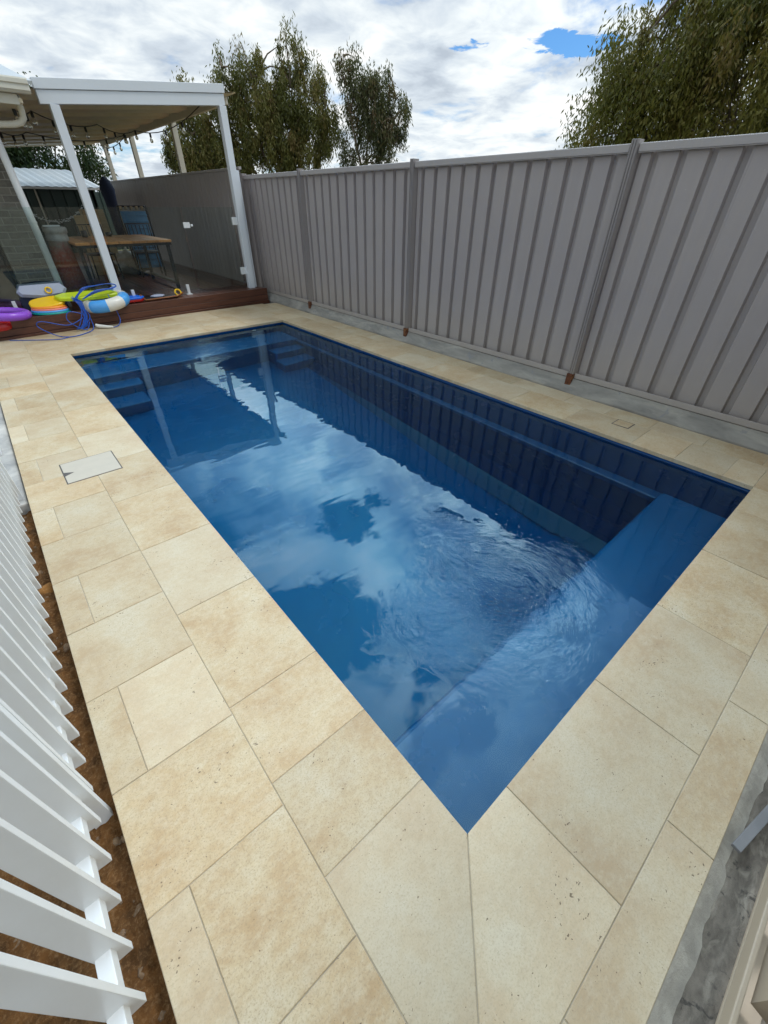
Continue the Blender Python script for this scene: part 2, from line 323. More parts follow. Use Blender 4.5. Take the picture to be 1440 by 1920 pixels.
def m_water():
    m = bpy.data.materials.new('pool_water'); m.use_nodes = True; nt = m.node_tree; nt.nodes.remove(nt.nodes['Principled BSDF'])
    class BB: pass
    g = N(nt, 'ShaderNodeNewGeometry'); s = N(nt, 'ShaderNodeSeparateXYZ'); L(nt, g.outputs['Position'], s.inputs[0])
    P = g.outputs['Position']
    def ring(cx, cy, rad, freq, amp, wob, ph):
        dx = M(nt, 'SUBTRACT', s.outputs[0], cx); dy = M(nt, 'SUBTRACT', s.outputs[1], cy)
        d = M(nt, 'SQRT', M(nt, 'ADD', M(nt, 'MULTIPLY', dx, dx), M(nt, 'MULTIPLY', dy, dy)))
        nz = noise(nt, 5, 3, .5, .3, P); nw = noise(nt, 2.6, 3, .5, .3, P, loc=(4, 4, 0))
        dd = M(nt, 'ADD', d, M(nt, 'MULTIPLY', nz, wob))
        wv = M(nt, 'SINE', M(nt, 'ADD', M(nt, 'MULTIPLY', M(nt, 'POWER', dd, .85), freq), ph))
        edge = M(nt, 'ADD', d, M(nt, 'MULTIPLY', M(nt, 'SUBTRACT', nw, .5), rad*1.5))
        fall = ramp(nt, M(nt, 'DIVIDE', edge, rad), [(0.0, 1.0), (.3, .75), (.65, .30), (1.0, 0.0)], 'EASE')
        return M(nt, 'MULTIPLY', M(nt, 'MULTIPLY', wv, fall), amp), fall
    r1, f1 = ring(.86, .50, .66, 95, .16, .34, 0)
    def polar(cx, cy, kd, ka, off):      # noise in polar coordinates: broken arcs round the jet
        dx = M(nt, 'SUBTRACT', s.outputs[0], cx); dy = M(nt, 'SUBTRACT', s.outputs[1], cy)
        d = M(nt, 'SQRT', M(nt, 'ADD', M(nt, 'MULTIPLY', dx, dx), M(nt, 'MULTIPLY', dy, dy))); a = M(nt, 'ARCTAN2', dy, dx)
        cbp = N(nt, 'ShaderNodeCombineXYZ'); L(nt, M(nt, 'MULTIPLY', d, kd), cbp.inputs[0]); L(nt, M(nt, 'MULTIPLY', a, ka), cbp.inputs[1]); cbp.inputs[2].default_value = off
        return noise(nt, 1.0, 3, .55, .6, cbp.outputs[0])
    arcs = polar(.80, .49, 20, 3.6, 0); arcs2 = polar(.76, .52, 42, 6.5, 3)
    patchy = ramp(nt, noise(nt, 3.3, 2, .5, .3, P, loc=(1, 6, 0)), [(.35, .25), (.62, 1.0)])
    f1 = M(nt, 'MULTIPLY', f1, patchy)
    ddx = M(nt, 'SUBTRACT', s.outputs[0], .80); ddy = M(nt, 'SUBTRACT', s.outputs[1], .49)
    core = ramp(nt, M(nt, 'SQRT', M(nt, 'ADD', M(nt, 'MULTIPLY', ddx, ddx), M(nt, 'MULTIPLY', ddy, ddy))), [(.06, 0.0), (.24, 1.0)])
    arcs = M(nt, 'MULTIPLY', arcs, core); arcs2 = M(nt, 'MULTIPLY', arcs2, core)
    r2, f2 = ring(1.34, 5.75, .75, 90, .26, .2, 1)
    ch = noise(nt, 26, 4, .55, .5, P); ch2 = noise(nt, 60, 3, .55, .3, P)
    h = M(nt, 'ADD', r1, r2)
    h = M(nt, 'ADD', h, M(nt, 'MULTIPLY', f1, M(nt, 'ADD', M(nt, 'ADD', M(nt, 'MULTIPLY', ch, 4.0), M(nt, 'MULTIPLY', ch2, .9)), M(nt, 'ADD', M(nt, 'MULTIPLY', arcs, 6.5), M(nt, 'MULTIPLY', arcs2, 2.6)))))
    r3, f3 = ring(.80, .50, .2, 260, .3, .1, 0)          # boil right over the return jet
    h = M(nt, 'ADD', h, M(nt, 'MULTIPLY', f3, M(nt, 'MULTIPLY', noise(nt, 55, 4, .6, .8, P, loc=(2, 2, 2)), 6.0)))
    h = M(nt, 'ADD', h, M(nt, 'MULTIPLY', f2, M(nt, 'MULTIPLY', ch, 3.5)))
    sw = noise(nt, 7, 1, .4, .2, P, sc=(.5, 1.5, 1)); sw2 = noise(nt, 2.4, 1, .4, .4, P)
    h = M(nt, 'ADD', h, M(nt, 'ADD', M(nt, 'MULTIPLY', sw, .42), M(nt, 'MULTIPLY', sw2, .6)))
    bn = N(nt, 'ShaderNodeBump', i={'Strength': 1.0, 'Distance': .0021}); L(nt, h, bn.inputs['Height'])
    fr = N(nt, 'ShaderNodeFresnel', i={'IOR': 1.333}); L(nt, bn.outputs[0], fr.inputs['Normal'])
    rf = N(nt, 'ShaderNodeBsdfRefraction', i={'IOR': 1.333, 'Roughness': 0.0}); L(nt, bn.outputs[0], rf.inputs['Normal'])
    gl = N(nt, 'ShaderNodeBsdfGlossy', i={'Roughness': 0.0, 'Color': (.62, .88, 1.0, 1)}); L(nt, bn.outputs[0], gl.inputs['Normal'])
    mx = N(nt, 'ShaderNodeMixShader'); L(nt, M(nt, 'MULTIPLY', fr.outputs[0], 1.12, clamp=True), mx.inputs[0]); L(nt, rf.outputs[0], mx.inputs[1]); L(nt, gl.outputs[0], mx.inputs[2])
    L(nt, mx.outputs[0], nt.nodes['Material Output'].inputs['Surface'])
    va = N(nt, 'ShaderNodeVolumeAbsorption', i={'Color': (.10, .76, .86, 1), 'Density': .7})
    L(nt, va.outputs[0], nt.nodes['Material Output'].inputs['Volume']); return m

MAT = {}
MAT['trav'] = m_travertine()
MAT['grout'] = m_concrete('grout', (.44, .39, .30), (.30, .26, .20), (.56, .51, .42), 7)
MAT['dirt'] = m_ground('damp_soil', (.11, .055, .022), (.21, .095, .03), (.32, .18, .08), 14, .03)
MAT['rock'] = m_ground('field_stone', (.16, .10, .06), (.25, .16, .09), (.3, .24, .18), 30, .006)
MAT['conc'] = m_concrete('old_concrete')
MAT['conc_dirty'] = m_concrete('stained_concrete', (.19, .165, .135), (.095, .082, .066), (.33, .295, .24), 19, (.8, 2.0, 1), (.05, .045, .04))
MAT['conc_pale'] = m_concrete('plinth_concrete', (.31, .295, .265), (.20, .19, .175), (.40, .375, .325), 6, (2, .5, 2), (.22, .22, .23))
MAT['offcut'] = paint('grey_strip', (.20, .20, .205), .6, .4, (.1, .1, .1), 9)
MAT['grass'] = m_ground('dry_grass', (.10, .11, .04), (.16, .15, .06), (.2, .18, .09), 3, .05)
MAT['steel'] = m_steel()
MAT['rail'] = m_steel('fence_rail_paint', (.38, .35, .34))
MAT['post'] = m_steel('fence_post_paint', (.27, .245, .24))
MAT['beige'] = paint('beige_steel', (.40, .33, .245), .45, .2, (.4, .33, .25), 6)
MAT['rust'] = m_concrete('rusted_steel', (.15, .055, .025), (.07, .03, .018), (.32, .15, .06), 30)
MAT['white'] = paint('white_powdercoat', (.72, .745, .76), .35, .22, (.55, .53, .48), 5)
MAT['perg'] = paint('pergola_white', (.68, .72, .77), .38, .12, (.5, .52, .52), 3)
MAT['cream'] = paint('roof_cream', (.78, .70, .52), .5, .25, (.36, .31, .22), 4)
MAT['gutter'] = paint('gutter_cream', (.60, .58, .50), .45, .3, (.40, .37, .30), 5)
MAT['brick'] = m_brick()
MAT['deck'] = m_wood('merbau_deck', (.135, .050, .028), (.06, .023, .014), (14, .7, 14), .32)
MAT['fascia'] = m_wood('merbau_fascia', (.145, .053, .030), (.065, .025, .016), (.7, 14, 14), .4)
MAT['table'] = m_wood('oiled_tabletop', (.66, .30, .10), (.40, .16, .055), (10, .6, 10), .3)
MAT['pine'] = m_wood('pale_timber', (.50, .38, .22), (.34, .23, .12), (1, 10, 10), .6)
MAT['black'] = paint('black_steel', (.015, .015, .017), .45, .2, (.04, .04, .04), 8)
MAT['dark'] = paint('dark_grey', (.045, .045, .05), .6, .3, (.02, .02, .02), 6)
MAT['green'] = paint('deep_green_sheet', (.030, .060, .052), .5, .3, (.05, .06, .05), 4)
MAT['zinc'] = paint('zinc_roof', (.27, .31, .34), .4, .5, (.42, .41, .38), 1.1, sc=(1, .2, 1))
MAT['glass'] = m_glass()
MAT['lid'] = paint('lid_stone', (.47, .43, .36), .5, .25, (.56, .5, .4), 14, bs=.1)
MAT['gap'] = paint('dark_gap', (.10, .09, .085), .8, .3, None, 30)
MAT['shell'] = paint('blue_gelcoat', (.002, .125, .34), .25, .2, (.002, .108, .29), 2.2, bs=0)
MAT['shellledge'] = paint('ledge_gelcoat', (.005, .080, .24), .25, .2, (.004, .07, .21), 2.2, bs=0)  # same gelcoat, partly mixed toward the wall's painted shade
MAT['shellwall'] = paint('shaded_gelcoat', (.003, .055, .185), .25, .2, (.003, .048, .16), 2.2, bs=0)  # same gelcoat as the floor, with wall shade and depth put into its colour
MAT['water'] = m_water()
def plastic(n, c, r=.4, **k): return paint(n, c, r, .15, None, 7, bs=.03)

# ------------------------------------------------------------------ ground and paving
random.seed(4)
PW, PL = 2.894, 6.245
g = MB()
def flat_ring(mb, ox0, ox1, oy0, oy1, ix0, ix1, iy0, iy1, z):
    mb.add([(ox0,oy0,z),(ox1,oy0,z),(ox1,oy1,z),(ox0,oy1,z),(ix0,iy0,z),(ix1,iy0,z),(ix1,iy1,z),(ix0,iy1,z)],
           [(0,1,5,4),(1,2,6,5),(2,3,7,6),(3,0,4,7)])
flat_ring(g, -400, 400, -400, 400, -3, 6, -3, 22, -.13)
struct('ground', g, MAT['grass'], 'dry grassy ground beyond the yard')
# yard soil: uneven strip mesh close by, ring elsewhere
s = MB(); flat_ring(s, -3, 6, -3, 22, -.08, 2.99, -.08, 6.34, -.126)
nx, ny = 26, 150; x0, x1, y0, y1 = -1.5, -.70, -.75, 3.1
rs = np.random.RandomState(3)
def vnoise(x, y, f, sd):
    r = np.random.RandomState(sd).rand(64, 64); xi, yi = x*f, y*f; a, b_ = np.floor(xi).astype(int), np.floor(yi).astype(int); fx, fy = xi-a, yi-b_
    fx = fx*fx*(3-2*fx); fy = fy*fy*(3-2*fy); q = lambda i, j: r[i % 64, j % 64]
    return q(a, b_)*(1-fx)*(1-fy)+q(a+1, b_)*fx*(1-fy)+q(a, b_+1)*(1-fx)*fy+q(a+1, b_+1)*fx*fy
X, Y = np.meshgrid(np.linspace(x0, x1, nx*4), np.linspace(y0, y1, ny*3))
Z_ = -.105+.035*vnoise(X, Y, 7, 1)+.03*vnoise(X, Y, 18, 2)+.02*vnoise(X, Y, 45, 5)+.012*vnoise(X, Y, 90, 6)-.02
vs = list(zip(X.ravel().tolist(), Y.ravel().tolist(), Z_.ravel().tolist())); W_ = nx*4
s.add(vs, [(j*W_+i, j*W_+i+1, (j+1)*W_+i+1, (j+1)*W_+i) for j in range(ny*3-1) for i in range(W_-1)], sm=True)
struct('soil', s, MAT['dirt'], 'brown crumbly soil along the paving edge')
# stones on the soil
pb = MB()
for k in range(420):
    x = random.uniform(-1.2, -.79); y = random.uniform(-.6, 2.85); r = random.choice([.004, .006, .009, .014])*random.uniform(.7, 1.4)
    n = 6; vs = []
    for zk, rr in ((-.5, .8), (.1, 1.0), (.6, .6)):
        for i in range(n): a = 6.283*i/n; q = random.uniform(.8, 1.2); vs.append((x+r*rr*q*math.cos(a), y+r*rr*q*math.sin(a)*1.2, -.085+r*zk+random.uniform(-.1, .1)*r))
    pb.add(vs, [(j*n+i, j*n+(i+1) % n, (j+1)*n+(i+1) % n, (j+1)*n+i) for j in range(2) for i in range(n)]+[tuple(range(2*n, 3*n))], sm=True)
tag(pb.build('gravel', MAT['rock']), 'small stones and grit strewn over the soil strip', 'gravel', kind='stuff')
def stone(x, y, r, sc, label):
    mb = MB(); bm = bmesh.new(); bmesh.ops.create_icosphere(bm, subdivisions=3, radius=1)
    for v in bm.verts: v.co *= 1+.12*math.sin(v.co.x*4+x*9)+.1*math.sin(v.co.y*5+2)
    bm.verts.index_update(); mb.add([(x+v.co.x*r*sc[0], y+v.co.y*r*sc[1], -.075+v.co.z*r*sc[2]) for v in bm.verts], [[v.index for v in f.verts] for f in bm.faces], sm=True)
    return tag(mb.build('stone', MAT['stone_o']), label, 'stone')
MAT['stone_o'] = m_ground('ochre_stone', (.30, .14, .04), (.22, .10, .03), (.36, .2, .08), 20, .004)
stone(-.81, 2.03, .034, (1, 1.3, .7), 'orange rounded stone on the soil beside the white slat fence')
c = MB(); c.box(-1.3, -.783, 2.9, 7.4, -.2, -.03); c.box(-1.3, -.86, 2.86, 2.9, -.2, -.05)
struct('concrete_path', c, MAT['conc'], 'rough grey concrete strip left of the paving', bevel=.01)
c = MB(); c.box(-.9, 3.5, -.72, -.50, -.3, -.035)
# smeared pale mortar along the paving edge
mo = MB(); vs = []; n = 160
for k in range(n+1):
    x = -.7+k*4.15/n; wv_ = .004*math.sin(x*9)+.003*math.sin(x*31)+random.uniform(-.004, .004)
    vs += [(x, -.4960, -.0035), (x, -.508-wv_*.4, -.010+wv_*.2), (x, -.530-wv_, -.030), (x, -.545-wv_, -.040)]
mo.add(vs, [(4*k+i, 4*k+i+1, 4*k+i+5, 4*k+i+4) for k in range(n) for i in range(3)], sm=True)
struct('mortar_edge', mo, m_concrete('pale_mortar', (.42, .39, .33), (.30, .28, .24), (.50, .47, .40), 14), 'pale smeared mortar along the near paving edge')
struct('concrete_footing', c, MAT['conc_dirty'], 'stained grey concrete footing between paving and beige fence')

T = MB(); tiles = []
GAP = .0011
def tile(poly, seed=None):
    if len(poly) == 4 and isinstance(poly[0], (int, float)):
        x0, x1, y0, y1 = poly; poly = [(x0, y0), (x1, y0), (x1, y1), (x0, y1)]
    n = len(poly); r = []
    for i in range(n):
        a, b, e = Vector(poly[i-1]), Vector(poly[i]), Vector(poly[(i+1) % n])
        u = (b-a).normalized(); v = (e-b).normalized(); n1, n2 = Vector((-u.y, u.x)), Vector((-v.y, v.x)); k = 1/max(.3, 1+n1.dot(n2))
        q = b+(n1+n2)*k*GAP; r.append((q.x, q.y))
    dz = random.uniform(-.0012, .0006)
    T.prism(r, -.03, dz, at=random.random(), bev=.002)
XA, XO, XE = -.378, -.775, -.668
tile([(XA, .189), (XA, -.37), (0, 0), (0, .189)]); tile([(XA, -.37), (.189, -.37), (.189, 0), (0, 0)])
ys = [.189, .49, .813, 1.372, 1.93, 2.5, 3.09, 3.66, 4.28, 4.87, 5.5, 5.9, PL+.0]
for a, b in zip(ys, ys[1:]): tile((XA, 0, a, b))
oy = [-.33, .044, .416, .785, 1.172, 1.562, 1.943, 2.312, 2.69, 3.07, 3.45, 3.83, 4.2, 4.58, 4.96, 5.33, 5.71]
for k, (a, b) in enumerate(zip(oy, oy[1:])):
    if k % 2 == 1: tile((XO, XE, a, b)); tile((XE, XA, a, b))
    else: tile((XO, XA, a, b))
tile((XO, XA, -.497, -.33)); tile((XA, -.1, -.497, -.37))
for k, y in enumerate([5.71, 6.08, 6.45, 6.83, 7.2]):
    b = y+.37; tile((XO, XE if k % 2 else XA, y, b))
    if k % 2: tile((XE, XA, y, b))
for x in (-1.15, -1.55): 
    for y in (5.9, 6.45, 7.0): tile((x, x+.38 if x < -1.2 else XO, y, y+.55))
nxs = [.189, .763, 1.35, 1.94, 2.52, PW, 3.275]
for a, b in zip(nxs, nxs[1:]): tile((a, b, -.37, 0))
for a, b in zip([-.1, .485, 1.065, 1.65, 2.24, 2.82, 3.275], [.485, 1.065, 1.65, 2.24, 2.82, 3.275, 3.47]): tile((a, b, -.497, -.37))
rys = [0, .18, .49, .805, 1.38, 1.95, 2.52, 3.1, 3.67, 4.25, 4.83, 5.4, 5.95, PL]
for a, b in zip(rys, rys[1:]): tile((PW, 3.275, a, b))
rys = [-.37, .04, .43, .825, 1.21, 1.6, 2.2, 2.8, 3.4, 4.0, 4.6, 5.2, 5.8, 6.4, 7.0, 7.56]
for a, b in zip(rys, rys[1:]): tile((3.275, 3.50, a, b))
fx = [XA, .38, 1.09, 1.72, 2.35, PW, 3.275]
for a, b in zip(fx, fx[1:]): tile((a, b, PL, PL+.39))
fx = [XA, .05, .62, 1.2, 1.8, 2.4, 3.0, 3.275]
for a, b in zip(fx, fx[1:]): tile((a, b, PL+.39, PL+.79))
fx = [XA, .4, 1.0, 1.6, 2.2, 2.8, 3.275]
for a, b in zip(fx, fx[1:]): tile((a, b, PL+.79, 7.66))
struct('paving', T, MAT['trav'], 'cream travertine paving around the pool', 'paving')
G = MB()
for q in [(-1.55, -.004, -.49, 7.6), ]: pass
for q in [(XO+.006, -.006, -.49, 7.6), (-.006, PW+.006, -.49, -.006), (PW+.006, 3.495, -.49, 7.6), (-.006, PW+.006, PL+.006, 7.6)]:
    G.box(q[0], q[1], q[2], q[3], -.028, -.0030)
G.box(-1.5, XO+.006, 5.9, 7.55, -.028, -.0030)
struct('grout', G, MAT['grout'], 'grey grout in the paving joints')
B = MB()
for q in [(XO+.004, -.03, -.485, 7.62), (-.03, PW+.03, -.485, -.03), (PW+.03, 3.493, -.485, 7.62), (-.03, PW+.03, PL+.03, 7.62)]:
    B.box(q[0], q[1], q[2], q[3], -.25, -.0305)
B.box(-1.5, XO+.004, 5.9, 7.57, -.25, -.0305)
struct('paving_base', B, MAT['conc'], 'mortar bed under the paving')

# ------------------------------------------------------------------ pool
pool = thing('swimming_pool', 'dark blue fibreglass pool shell with benches and corner steps under the water', 'pool', (1.45, 3.1, -1.6))
fl_ = MB(); sh = MB(); x0, x1, y0, y1 = -.012, 2.90, -.012, 6.255
sh.box(x0-.06, x0, y0-.06, y1+.06, -1.85, -.031); sh.box(x1, x1+.06, y0-.06, y1+.06, -1.85, -.031)
sh.box(x0, x1, y0-.06, y0, -1.85, -.031); sh.box(x0, x1, y1, y1+.06, -1.85, -.031)
fl_.add([(x0,y0,-1.52),(x1,y0,-1.52),(x1,y1,-1.13),(x0,y1,-1.13),(x0,y0,-1.8),(x1,y0,-1.8),(x1,y1,-1.8),(x0,y1,-1.8)],
       [(0,1,2,3),(4,7,6,5)])
# coving: curved lower wall on both long sides
for sx, xb in ((1, x1),):
    prof = [(0, -.50), (-.10, -.56), (-.115, -.95), (-.16, -1.2), (-.26, -1.36), (-.42, -1.45)]
    for (a, za), (b, zb) in zip(prof, prof[1:]):
        f = lambda t, yy: min(t, 0)
        A = [(xb+sx*a, .4, za), (xb+sx*b, .4, zb), (xb+sx*b*1.0, 5.75, zb*.80-.08 if zb < -.6 else zb), (xb+sx*a, 5.75, za*.80-.08 if za < -.6 else za)]
        sh.add(A, [(0, 1, 2, 3)], sm=False)
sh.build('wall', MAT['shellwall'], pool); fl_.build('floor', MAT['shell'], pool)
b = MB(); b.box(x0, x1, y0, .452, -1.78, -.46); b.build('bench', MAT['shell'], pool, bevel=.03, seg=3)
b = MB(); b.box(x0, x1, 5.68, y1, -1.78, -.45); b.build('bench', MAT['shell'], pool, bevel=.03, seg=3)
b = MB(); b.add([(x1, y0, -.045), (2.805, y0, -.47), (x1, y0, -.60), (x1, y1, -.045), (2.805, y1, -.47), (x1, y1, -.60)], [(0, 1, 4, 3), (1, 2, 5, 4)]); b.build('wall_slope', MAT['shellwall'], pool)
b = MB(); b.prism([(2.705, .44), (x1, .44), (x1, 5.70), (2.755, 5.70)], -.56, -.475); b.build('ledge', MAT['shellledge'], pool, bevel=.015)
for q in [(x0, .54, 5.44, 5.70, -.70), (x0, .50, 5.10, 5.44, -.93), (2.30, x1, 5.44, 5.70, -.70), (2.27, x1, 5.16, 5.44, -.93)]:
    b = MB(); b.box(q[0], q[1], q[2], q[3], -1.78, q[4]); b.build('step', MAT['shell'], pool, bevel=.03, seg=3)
b = MB()
b.lathe([(0, .004), (.012, .004), (.026, .002), (.032, -.004)], (2.40, y1-.004, -.19), 20, T=Matrix.Rotation(R(90), 4, 'X')); b.build('water_inlet', MAT['white'], pool)
wt = MB(); wt.box(-.02, PW+.02, -.02, PL+.02, -1.84, WZ)
struct('water', wt, MAT['water'], 'clear blue pool water rippling over two return jets', 'water')
# lids let into the paving
ld = thing('skimmer_lid', 'pale rectangular skimmer lid set in the left paving, with a dark triangular finger notch', 'lid', (-.39, 3.09, 0))
a = MB(); a.box(-.556, -.222, 2.922, 3.25, -.02, .0012); a.build('frame_gap', MAT['gap'], ld)
a = MB(); a.bbox(-.549, -.229, 2.929, 3.243, -.02, .0032, .0015); a.build('lid_plate', MAT['lid'], ld)
a = MB(); a.prism([(-.5485, 3.10), (-.492, 3.068), (-.5485, 3.04)], .001, .0040); a.build('finger_notch', MAT['gap'], ld)
ld = thing('drain_lid', 'small square tile insert lid in the right coping below the steel fence', 'lid', (3.2, 1.0, 0))
a = MB(); a.box(3.136, 3.27, .932, 1.074, -.02, .0012); a.build('frame_gap', MAT['gap'], ld)
a = MB(); a.bbox(3.144, 3.262, .940, 1.066, -.02, .0028, .001, at=.31); a.build('lid_plate', MAT['trav'], ld)

# ------------------------------------------------------------------ corrugated steel fences
def sheet(mb, p0, p1, z0, z1, nrm, pitch=.19, off=.03, seam=None):
    """trapezoid sheet from p0 to p1; nrm = horizontal unit vector toward the viewer side; narrow grooves step away"""
    p0, p1 = Vector(p0), Vector(p1); Ln = (p1-p0).length; d = (p1-p0).normalized(); n = Vector(nrm)
    prof = []; t = -(.5*pitch)+off
    while t < Ln:
        for u, h in ((0, 0), (pitch-.056, 0), (pitch-.048, -.040), (pitch-.010, -.040)): prof.append((t+u, h))
        t += pitch
    prof = [(max(0, min(Ln, u)), h) for u, h in prof if -.001 <= u <= Ln+.001]
    prof = [(0, 0)]+[q for q in prof if 0 < q[0] < Ln]+[(Ln, 0)]
    if seam:
        for sm_ in seam:
            for i, (u, h) in enumerate(prof[:-1]):
                if u < sm_ < prof[i+1][0] and h == 0 and prof[i+1][1] == 0: prof[i+1:i+1] = [(sm_, 0), (sm_+.0005, -.003)]; break
    vs = []
    for z in (z0, z1):
        for u, h in prof: q = p0+d*u; vs.append((q.x+n.x*h, q.y+n.y*h, z))
    k = len(prof); bk = [(v[0]-n.x*.0015, v[1]-n.y*.0015, v[2]) for v in vs]
    mb.add(vs+bk, [(i, i+1, k+i+1, k+i) for i in range(k-1)]+[(2*k+i+1, 2*k+i, 3*k+i, 3*k+i+1) for i in range(k-1)]+[(k+i, k+i+1, 3*k+i+1, 3*k+i) for i in range(k-1)])
FX = 3.60
fence = thing('steel_fence', 'tall grey corrugated steel fence running along the right side of the pool', 'fence', (FX, 3, 0))
posts = [-.65, 1.735, 4.10, 6.46, 8.30]
for a, b_ in zip(posts, posts[1:]):
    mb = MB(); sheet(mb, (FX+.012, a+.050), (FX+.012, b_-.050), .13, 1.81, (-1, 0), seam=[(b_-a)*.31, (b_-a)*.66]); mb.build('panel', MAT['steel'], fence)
    mb = MB(); z = 1.852
    mb.bbox(FX-.024, FX+.030, a+.036, b_-.036, z-.012, z, .004); mb.bbox(FX-.030, FX-.018, a+.036, b_-.036, z-.050, z-.003, .003); mb.box(FX+.022, FX+.034, a+.036, b_-.036, z-.05, z-.003)
    mb.box(FX-.0235, FX-.014, a+.036, b_-.036, z-.056, z-.046)
    mb.build('top_rail', MAT['rail'], fence)
    mb = MB(); mb.bbox(FX-.030, FX-.019, a+.036, b_-.036, .128, .176, .003); mb.bbox(FX-.024, FX+.03, a+.036, b_-.036, .124, .135, .003)
    mb.build('bottom_rail', MAT['rail'], fence)
for y in posts:
    p = thing('x', None, None) if False else None
    mb = MB()
    # rolled post: stepped ridges on its face
    for (a, b_, xx) in ((-.027, .027, FX-.030), (-.025, -.015, FX-.038), (-.006, .006, FX-.038), (.015, .025, FX-.038)):
        mb.bbox(xx-.008, FX+.04, y+a, y+b_, .10, 1.875, .0022)
    mb.box(FX+.041, FX+.046, y-.06, y+.06, .10, 1.80)
    po = mb.build('post', MAT['post'], fence)
    mb = MB(); mb.bbox(FX-.062, FX+.03, y-.030, y+.030, .0, .165, .004); q = mb.build('rusty_foot', MAT['rust'], po); q['label'] = 'rusty lower end of the post'
pl = MB(); seg = 60; y = -.7
vs = []
for i in range(seg+1):
    yy = -.7+i*(9.0/seg); j = .006*math.sin(yy*7)+random.uniform(-.004, .004)
    vs += [(3.500, yy, -.2), (3.502+j*.4, yy, .010+j), (3.555+j, yy, .085+j*.5), (3.575, yy, .121), (3.72, yy, .121), (3.72, yy, -.2)]
pl.add(vs, [(i*6+k, i*6+k+1, (i+1)*6+k+1, (i+1)*6+k) for i in range(seg) for k in range(5)])
tag(pl.build('concrete_plinth', MAT['conc_pale']), 'weathered grey concrete plinth under the tall corrugated fence', 'plinth')
nf = thing('steel_fence', 'beige steel fence with thick bottom rail at the near right corner behind the paving', 'fence', (.5, -.6, 0))
mb = MB(); sheet(mb, (-.95, -.607), (3.55, -.607), .10, 1.75, (0, 1), off=.11); mb.build('panel', MAT['beige'], nf)
mb = MB(); mb.bbox(-.95, 3.55, -.590, -.578, .072, .122, .003); mb.bbox(-.95, 3.55, -.640, -.578, .060, .071, .002); mb.build('bottom_rail', MAT['beige'], nf)
mb = MB(); mb.bbox(-.95, 3.55, -.635, -.578, 1.74, 1.80, .004); mb.build('top_rail', MAT['beige'], nf)
mb = MB(); Tm = Matrix.Translation((.66, -.548, -.005)) @ Matrix.Rotation(R(-12), 4, 'Z') @ Matrix.Rotation(R(3), 4, 'Y')
mb.bbox(-.10, .12, -.012, .012, -.006, .006, .002, T=Tm); tag(mb.build('metal_offcut', MAT['offcut']), 'flat grey strip lying on the concrete footing by the beige fence', 'offcut')

# ------------------------------------------------------------------ white slat fence on the left
sf = thing('slat_fence', 'low white fence of upright blades along the soil strip', 'fence', (-.83, 1.5, -.1))
SH = 1.02
y = -.38
slp = None
while y < 3.0:
    if slp is None:
        mb = MB(); mb.bbox(-.856, -.803, -.0085, .0085, .045, SH, .0018); slp = mb.build('slat', MAT['white'], sf); slp.location = (0, y, 0)
    else:
        c = slp.copy(); COL.objects.link(c); c.location = (random.uniform(-.0015, .0015), y+random.uniform(-.0015, .0015), random.uniform(-.003, .003)); c.rotation_euler = (random.uniform(-.004, .004), 0, 0)
    y += .1085
for z in (.12, .93):
    mb = MB(); mb.bbox(-.853, -.821, -.45, 3.02, z-.02, z+.02, .002); mb.build('rail', MAT['white'], sf)
for y in (.775, 2.98):
    mb = MB(); mb.bbox(-.851, -.797, y-.011, y+.011, -.16, SH, .002); mb.build('post', MAT['white'], sf)
mb = MB(); mb.bbox(-.90, -.826, 3.12, 3.215, -.03, .022, .004); tag(mb.build('fence_bracket', MAT['white']), 'white post foot block on the concrete strip past the slat fence', 'bracket')
mb = MB(); mb.bbox(-.95, -.852, 3.75, 3.86, -.03, .01, .004); tag(mb.build('fence_bracket', MAT['white']), 'white foot plate at the left edge, farther along the concrete strip', 'bracket')

# ------------------------------------------------------------------ deck
DZ = .22
def dy(x): return 7.55+.07*x
d = MB(); x = -2.2
while x < 3.42:
    y0 = dy(x)+.02; d.prism([(x, y0), (min(x+.088, 3.44), dy(x+.088)+.02), (min(x+.088, 3.44), 17.2), (x, 17.2)], DZ-.02, DZ, at=random.random(), bev=.002); x += .0925
for z0, z1, o in ((DZ-.10, DZ+.003, 0), (.035, DZ-.106, .0), (-.03, .030, -.03)):
    d.prism([(-2.2, dy(-2.2)+o), (3.475, dy(3.475)+o), (3.475, dy(3.475)+.022), (-2.2, dy(-2.2)+.022)], z0, z1, mi=1, at=random.random(), bev=.002)
d.prism([(-2.2, dy(-2.2)+.03), (3.475, dy(3.475)+.03), (3.475, 17.2), (-2.2, 17.2)], -.1, DZ-.024, mi=2)
struct('deck', d, [MAT['deck'], MAT['fascia'], MAT['dark']], 'dark red stained timber deck under the pergola', 'deck')

# ------------------------------------------------------------------ pergola
per = thing('pergola', 'white steel pergola with cream sheet roof over the timber deck', 'pergola', (2, 12, DZ))
def zt(x): return 2.65+.087*(x-.9)
def beam(name, xa, xb, y0, y1, h0, h1, m, gap=0):
    mb = MB(); mb.add([(xa,y0,zt(xa)+h0),(xb,y0,zt(xb)+h0),(xb,y1,zt(xb)+h0),(xa,y1,zt(xa)+h0),(xa,y0,zt(xa)+h1),(xb,y0,zt(xb)+h1),(xb,y1,zt(xb)+h1),(xa,y1,zt(xa)+h1)],
        [(0,3,2,1),(4,5,6,7),(0,1,5,4),(1,2,6,5),(2,3,7,6),(3,0,4,7)]); return mb.build(name, m, per, bevel=.004)
beam('beam', .905, 3.31, 7.94, 8.02, -.215, -.088, MAT['perg'])
beam('fascia', .895, 3.325, 7.925, 8.01, -.084, .015, MAT['perg'])
